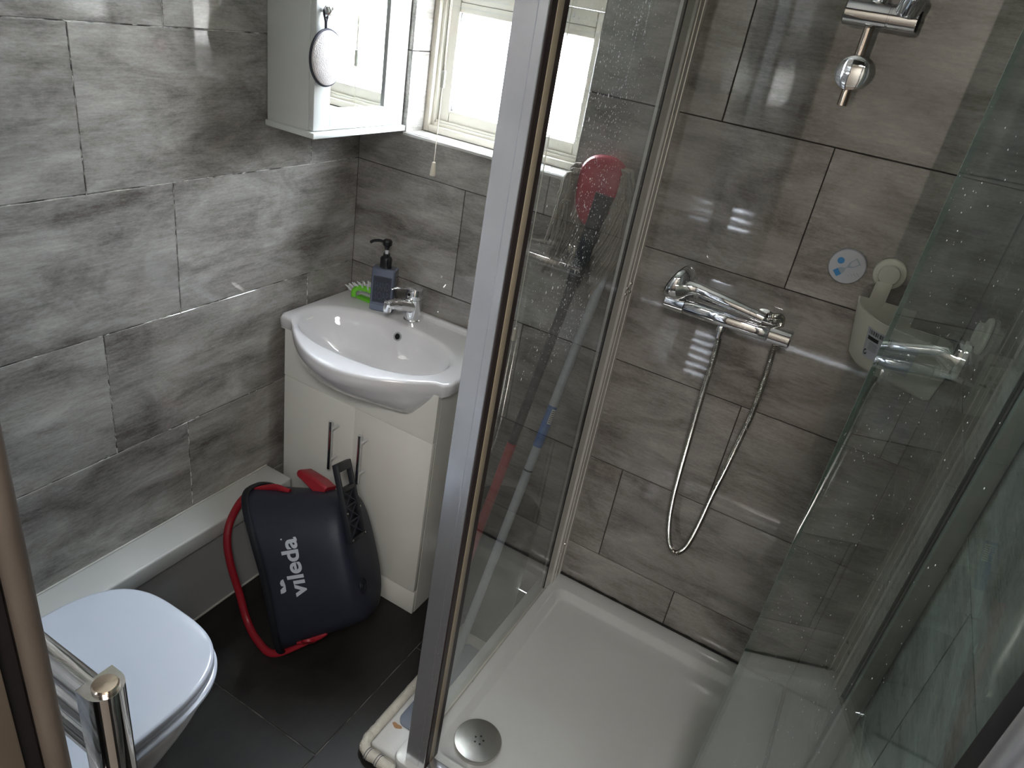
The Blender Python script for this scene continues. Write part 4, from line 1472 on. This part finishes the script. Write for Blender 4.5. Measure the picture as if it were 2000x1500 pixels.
for i in range(210):
    side = rnd.choice((-1, 1, 1, 1, 0))
    u_ = rnd.uniform(0, 1)
    if side == 0:
        x0_, z0_ = rnd.uniform(-0.045, 0.045), 0.020
        yb = 0.016
    else:
        x0_, z0_ = side * (0.050 + 0.012 * u_), 0.062 - 0.10 * u_
        yb = rnd.uniform(-0.018, 0.014) if side < 0 else rnd.uniform(-0.034, -0.004)
    p = pcn + ex * x0_ + ez * z0_ + Vector((0, yb, 0))
    out_ = side * rnd.uniform(0.004, 0.030)
    ln = rnd.uniform(0.10, 0.19) if side < 0 else rnd.uniform(0.13, 0.22)
    pt = [p, p + Vector((out_, rnd.uniform(-.010, .002), -0.010)), p + Vector((out_ * 1.3 - (0.012 if side >= 0 else -0.004), rnd.uniform(-.014, .006), -ln * 0.5)),
          p + Vector((out_ * 0.8 - (0.038 if side >= 0 else 0.02), rnd.uniform(-.016, .008), -ln))]
    for q in pt:
        q.y = min(q.y, -0.008)
        q.x = min(q.x, 0.836)
    sp_ = smoothpath(pt, 5)
    for q in sp_[1:]:
        q += Vector((rnd.uniform(-.0016, .0016), rnd.uniform(-.0016, .0016), 0))
    tube(bm, sp_, 0.0032, 5)
o = obj('mop_strings', bm, M['mopyarn'], mp_)
o['kind'] = 'stuff'

pb = thing('grey_pole', 'light grey broom pole with blue label leaning behind the glass panel', 'pole', (0.770, -0.4677, 0.0365))
B0, B1 = Vector((0.770, -0.4677, 0.0385)), Vector((0.811, -0.060, H - 0.462))
bx3 = B1 - B0
bn = bx3.normalized()
obj('pole', T([B0, B0 + bx3 * 0.985], 0.0112, 20), M['pole_grey'], pb)
obj('dark_cap', T([B0 + bx3 * 0.9855, B1], [0.0135, 0.0120], 18), M['pole_dark'], pb)
obj('joint_ring', T([B0 + bx3 * 0.520, B0 + bx3 * 0.5235], 0.0116, 20), M['pole_dark'], pb)
lbx = obj('label_sleeve', T([B0 + bx3 * 0.575, B0 + bx3 * 0.665], 0.01155, 20), M['blue'], pb)
bm = bmesh.new()
fa = bn.cross(Vector((0, 0, 1))).normalized()
dcam = (CP - (B0 + bx3 * 0.62)); dcam = (dcam - bn * dcam.dot(bn)).normalized()
fb = bn.cross(dcam).normalized()


def PB(t_, a_, r_=0.0119):
    return B0 + bx3 * t_ + (dcam * math.cos(a_) + fb * math.sin(a_)) * r_


for i in range(5):
    a0, a1 = 0.1 + i * 0.2, 0.1 + (i + 1) * 0.2
    quad(bm, [PB(0.628, a0), PB(0.660, a0), PB(0.660, a1), PB(0.628, a1)])
obj('barcode_patch', bm, M['label_white'], lbx)
bm = bmesh.new()
for i in range(7):
    t0 = 0.631 + i * 0.004
    for q in range(4):
        a0, a1 = 0.2 + q * 0.2, 0.2 + (q + 1) * 0.2
        quad(bm, [PB(t0, a0, 0.01205), PB(t0 + 0.0016, a0, 0.01205), PB(t0 + 0.0016, a1, 0.01205), PB(t0, a1, 0.01205)])
obj('barcode_print', bm, M['ink'], lbx, False)['kind'] = 'stuff'

# black bin behind the poles
bn_ = thing('waste_bin', 'round black waste bin on the floor between vanity and shower', 'bin', (0.690, -0.125, 0))
bc = Vector((0.690, -0.125, 0.0))
obj('bin_body', LA([(0.085, 0.0), (0.088, 0.004), (0.105, 0.345)], bc + Vector((0, 0, 0.001)), (0, 0, 1), 40), M['bin'], bn_)
obj('bin_lid', LA([(0.106, 0.0), (0.109, 0.006), (0.109, 0.020), (0.100, 0.032), (0.060, 0.042), (0.001, 0.045)], bc + Vector((0, 0, 0.347)), (0, 0, 1), 40), M['bin'], bn_)

# ------------------------------------------------------------------ bath mat and scales next to the tray
mt_ = thing('bath_mat', 'white terry bath mat with thick rolled edge and grey corner stripes by the tray', 'bath mat', (0.76, -0.45, 0))
bm = B(0.700, 0.814, -0.706, -0.255, 0.001, 0.012, 0.003)
obj('mat_base', bm, M['mat_white'], mt_)
pp = smoothpath([(0.700, -0.250, 0.016), (0.700, -0.45, 0.017), (0.699, -0.640, 0.016), (0.700, -0.690, 0.016), (0.716, -0.713, 0.016), (0.760, -0.7165, 0.016), (0.808, -0.717, 0.016)], 16)
bm = T(pp, [0.0135 + 0.0015 * noise.noise(Vector((q.x * 90, q.y * 90, 0))) for q in pp], 14)
for v_ in bm.verts:
    v_.co += Vector((1, 1, 1)) * 0.0010 * noise.noise(v_.co * 260)
me_edge = obj('rolled_edge', bm, M['mat_white'], mt_)
for x in (0.722, 0.728, 0.752, 0.758):
    obj('grey_stripe', T([(x - 0.0008, -0.7162, 0.016), (x + 0.0008, -0.7163, 0.016)], 0.0152, 16), M['mat_grey'], me_edge)
sca = thing('bathroom_scale', 'white bathroom scale with grey plate on the mat beside the shower tray', 'scale', (0.76, -0.45, 0.012))
obj('scale_body', B(0.7150, 0.8140, -0.698, -0.300, 0.0125, 0.030, 0.006, 3), M['scale_white'], sca)
bm = bmesh.new()
rings(bm, [rrect(0.731, 0.813, -0.620, -0.310, 0.022, 0.0301), rrect(0.731, 0.813, -0.620, -0.310, 0.022, 0.0345), rrect(0.733, 0.811, -0.618, -0.312, 0.021, 0.0360)])
obj('scale_plate', bm, M['scale_grey'], sca)
bm = bmesh.new()
bm.faces.new([bm.verts.new((0.7390 + 0.014 * math.cos(k), -0.6270 + 0.006 * math.sin(k) * (1 + .3 * math.sin(3 * k)), 0.03045)) for k in [i * 2 * PI / 18 for i in range(18)]])
obj('rust_mark', bm, M['rust'], sca, False)

# ------------------------------------------------------------------ mop bucket lying on its side
bu = thing('mop_bucket', 'dark navy mop bucket with red handle tipped against the vanity doors', 'bucket', (0.34, -0.50, 0))
R0 = Vector((0.2413, -0.5555, H - 1.4298))
ba = Vector((0.8343, 0.3945, 0.3851))          # mouth to base
bl_ = Vector((-0.4772, 0.1670, 0.8627))        # long axis, roughly up
bnn = Vector((0.2760, -0.9036, 0.3276))        # toward the room
LEN = 0.2681


def bsec(s_, th, grow=0.0):
    t_ = s_ / LEN
    A_ = 0.2191 - 0.0550 * t_ + grow
    C_ = 0.1359 - 0.0286 * t_ + grow
    c_, s2 = math.cos(th), math.sin(th)
    n_ = 2.7
    x = A_ * math.copysign(abs(c_) ** (2 / n_), c_)
    y = C_ * math.copysign(abs(s2) ** (2 / n_), s2)
    # waist on the logo side
    y *= 1 - 0.05 * math.exp(-(x / 0.07) ** 2) * (1 - t_)
    return bl_ * x + bnn * y


def rimoff(th):
    return 0.052 * abs(math.sin(th)) ** 1.5


def BP(s_, th, grow=0.0):
    return R0 + ba * s_ + bsec(s_, th, grow)


NB = 72
bm = bmesh.new()
rs = []


def bring_(f, grow=0.0, ins=0.0):
    out = []
    for k in range(NB):
        th = 2 * PI * k / NB
        s0_ = rimoff(th)
        s_ = s0_ + (LEN - s0_) * f + ins
        out.append(BP(s_, th, grow))
    return out


for (f, g) in ((0.03, -0.004), (0.0, -0.004), (0.0, 0.0), (0.06, 0.0), (0.25, 0.0), (0.45, 0.0), (0.65, 0.0), (0.82, 0.0), (0.93, -0.002), (0.975, -0.008), (1.0, -0.020), (1.0, -0.06)):
    rs.append(bring_(f, g))
inner = [bring_(0.96, -0.024), bring_(0.5, -0.004)]
rings(bm, [inner[0], inner[1]] + rs, True, True)
obj('bucket_body', bm, M['bucket'], bu, True, 50)
bm = bmesh.new()
rp = [BP(rimoff(2 * PI * k / NB) + 0.004, 2 * PI * k / NB, 0.006) for k in range(NB)]
rp2 = []
rs = []
for k in range(NB + 1):
    th = 2 * PI * (k % NB) / NB
    c = BP(rimoff(th) + 0.002, th, 0.004)
    tdir = (rp[(k + 1) % NB] - rp[(k - 1) % NB]).normalized()
    a1 = ba
    a2 = tdir.cross(ba).normalized()
    rs.append([c + a1 * 0.0100 * math.cos(q * PI / 4) + a2 * 0.0060 * math.sin(q * PI / 4) for q in range(8)])
rings(bm, rs, False, False)
obj('rim', bm, M['bucket_dark'], bu)


# logo on the side toward the room
def BL(up_, along, off=0.0012):
    """up_: metres along the long axis, along: metres from mouth toward base"""
    t_ = along / LEN
    A_ = 0.2191 - 0.0550 * t_
    C_ = 0.1359 - 0.0286 * t_
    x = max(-A_ * 0.99, min(A_ * 0.99, up_))
    y = C_ * (1 - (abs(x) / A_) ** 2.7) ** (1 / 2.7)
    y *= 1 - 0.05 * math.exp(-(x / 0.07) ** 2) * (1 - t_)
    return R0 + ba * along + bl_ * x + bnn * (y + off)


bm = bmesh.new()
vs, fs = text_mesh('vıleda', 0.060, 0.0016)
wtx = max(q.x for q in vs)
kx = 0.148 / wtx
add_flat(bm, vs, fs, lambda q: BL(-0.046 + q.x * kx, 0.152 - q.y * 0.98))
obj('logo_lettering', bm, M['logo'], bu, False)
# the two-leaf dot over the i
for pts_ in ([(0.030, 0.046), (0.046, 0.048), (0.044, 0.054), (0.037, 0.058), (0.030, 0.056), (0.0285, 0.050)], [(0.030, 0.046), (0.016, 0.047), (0.0125, 0.053), (0.0115, 0.061), (0.021, 0.060), (0.0285, 0.050)]):
    bm = bmesh.new()
    bm.faces.new([bm.verts.new(BL(-0.046 + x * 1.05, 0.152 - y * 1.08)) for x, y in pts_])
    obj('logo_leaf', bm, M['logo'], bu, False)
rg = [(0.1475 + 0.0020 * math.cos(k * PI / 6), 0.037 + 0.0024 * math.sin(k * PI / 6)) for k in range(12)]
bm = bmesh.new()
bm.faces.new([bm.verts.new(BL(-0.046 + x, 0.152 - y)) for x, y in rg])
obj('logo_dot', bm, M['logo'], bu, False)

# foot pedal frame (dark, ribbed, with a grip hole) folded up along the side
def FR(p0, p1, width, nface):
    """local frame of a strap: v along p0->p1, u across"""
    ev = (p1 - p0).normalized()
    eu = ev.cross(nface).normalized()
    en = eu.cross(ev).normalized()
    return lambda a_, b_, c_: p0 + ev * b_ + eu * a_ + en * c_


P0 = R0 + ba * (LEN + 0.012) + bl_ * 0.056 + bnn * 0.050
P1 = R0 + ba * (LEN + 0.012) + bl_ * 0.256 + bnn * 0.040
ped = FR(P0, P1, 0.05, ba)
SGN = 1 if (ped(0, 0, 1) - ped(0, 0, 0)).dot(ba) > 0 else -1


def pbox(bm_, a0, a1, b0, b1, c0, c1, bev=0.0):
    t_ = B(a0, a1, b0, b1, c0 * SGN if SGN > 0 else -c1, c1 * SGN if SGN > 0 else -c0, bevel=bev)
    vm = {}
    for v_ in t_.verts:
        vm[v_.index] = bm_.verts.new(ped(v_.co.x, v_.co.y, v_.co.z))
    for f_ in t_.faces:
        bm_.faces.new([vm[v_.index] for v_ in f_.verts])
    t_.free()


LP = (P1 - P0).length
bm = bmesh.new()
hw = 0.044
for (a0, a1, b0, b1) in ((-hw, -hw + 0.007, 0, LP), (hw - 0.007, hw, 0, LP), (-hw + 0.007, hw - 0.007, 0, 0.010), (-hw + 0.007, hw - 0.007, LP - 0.022, LP), (-hw + 0.007, hw - 0.007, LP - 0.074, LP - 0.062)):
    bb = B(a0, a1, b0, b1, -0.008, 0.008, bevel=0.0025)
    off = len(bm.verts)
    bb.verts.index_update()
    vm = [bm.verts.new(ped(v_.co.x, v_.co.y, v_.co.z)) for v_ in bb.verts]
    for f_ in bb.faces:
        bm.faces.new([vm[v_.index] for v_ in f_.verts])
    bb.free()


def pslab(a0, a1, b0, b1, c0, c1):
    bb = B(a0, a1, b0, b1, c0, c1)
    bb.verts.index_update()
    vm = [bm.verts.new(ped(v_.co.x, v_.co.y, v_.co.z)) for v_ in bb.verts]
    for f_ in bb.faces:
        bm.faces.new([vm[v_.index] for v_ in f_.verts])
    bb.free()


pslab(-hw + 0.007, hw - 0.007, 0.010, LP - 0.070, -0.006 if SGN > 0 else 0.003, -0.003 if SGN > 0 else 0.006)
pedal = obj('pedal_frame', bm, M['bucket_dark'], bu)
bm = bmesh.new()
n_ = 3
hh = (LP - 0.080) / n_
for k in range(n_):
    b0 = 0.010 + k * hh
    b1 = b0 + hh
    for (pa, pb_) in (((-hw + .008, b0), (hw - .008, b1)), ((hw - .008, b0), (-hw + .008, b1)), ((-hw + .007, b1), (hw - .007, b1))):
        tube(bm, [ped(pa[0], pa[1], SGN * 0.003), ped(pb_[0], pb_[1], SGN * 0.003)], 0.0022, 6)
obj('stiffening_ribs', bm, M['bucket'], pedal)
for (a_, b_) in ((-hw + 0.004, 0.006), (hw - 0.004, 0.006), (-hw + 0.003, 0.075), (hw - 0.003, 0.075)):
    obj('screw', LA([(0.0028, -0.001), (0.0025, 0.0012), (0.0005, 0.0016)], ped(a_, b_, SGN * 0.0085), ba, 10), M['steel'], pedal)

# red pedal sticking out above
bm = bmesh.new()
q0 = Vector((0.320, -0.430, H - 1.214))
rd_a = (Vector((-0.97, 0.08, 0.16))).normalized()
rd_b = rd_a.cross(Vector((0.2, -0.9, 0.35))).normalized()
rd_c = rd_a.cross(rd_b).normalized()
rs = []
for (d_, w_, t2) in ((0.0, 0.022, 0.020), (0.03, 0.025, 0.018), (0.075, 0.026, 0.012), (0.094, 0.024, 0.011), (0.102, 0.020, 0.006)):
    c = q0 + rd_a * d_ + Vector((0, 0, 0.004 * math.sin(d_ * 30)))
    rs.append([c + rd_c * w_ * x + rd_b * t2 * y for x, y in ((1, 0.7), (0.8, 1), (-0.8, 1), (-1, 0.7), (-1, -0.7), (-0.8, -1), (0.8, -1), (1, -0.7))])
rings(bm, rs)
rp_ = obj('foot_pedal', bm, M['red'], bu)

# red bail handle round the mouth
def BW(x, y, z):
    return Vector((x, y, H + z))


hpts = [BL(0.205, 0.110, -0.02), BW(0.190, -0.500, -1.222), BW(0.130, -0.530, -1.262), BW(0.106, -0.560, -1.328), BW(0.117, -0.588, -1.378), BW(0.142, -0.602, -1.442), BW(0.176, -0.604, -1.530), BW(0.214, -0.614, -1.598), BW(0.275, -0.634, -1.617), BW(0.345, -0.640, -1.612), BL(-0.200, 0.090, 0.0)]
bm = T(smoothpath(hpts, 8), 0.0068, 12, flat=1.5)
obj('carry_handle', bm, M['red'], bu)
bm = bmesh.new()
c = BL(-0.185, 0.100, 0.004)
lathe(bm, [(0.018, 0.0), (0.018, 0.006), (0.010, 0.008)], c, -bl_ * 0.8 + bnn * 0.5, 16)
tube(bm, smoothpath([BL(-0.186, 0.070, 0.001), BL(-0.184, 0.110, 0.001), BL(-0.176, 0.150, 0.001)], 5), [0.004, 0.006, 0.008, 0.009, 0.010, 0.010, 0.010, 0.009, 0.008, 0.006, 0.004], 10)
obj('spout_insert', bm, M['red'], bu)
# round foot moulded near the base
bm = bmesh.new()
c = R0 + ba * (LEN + 0.001) - bl_ * 0.068 + bnn * 0.045
for r_ in (0.010, 0.020):
    ring = [c + (bl_ * math.cos(k * PI / 12) + bnn * math.sin(k * PI / 12)) * r_ for k in range(25)]
    tube(bm, ring, 0.0014, 6)
obj('moulded_foot', bm, M['bucket_dark'], bu)
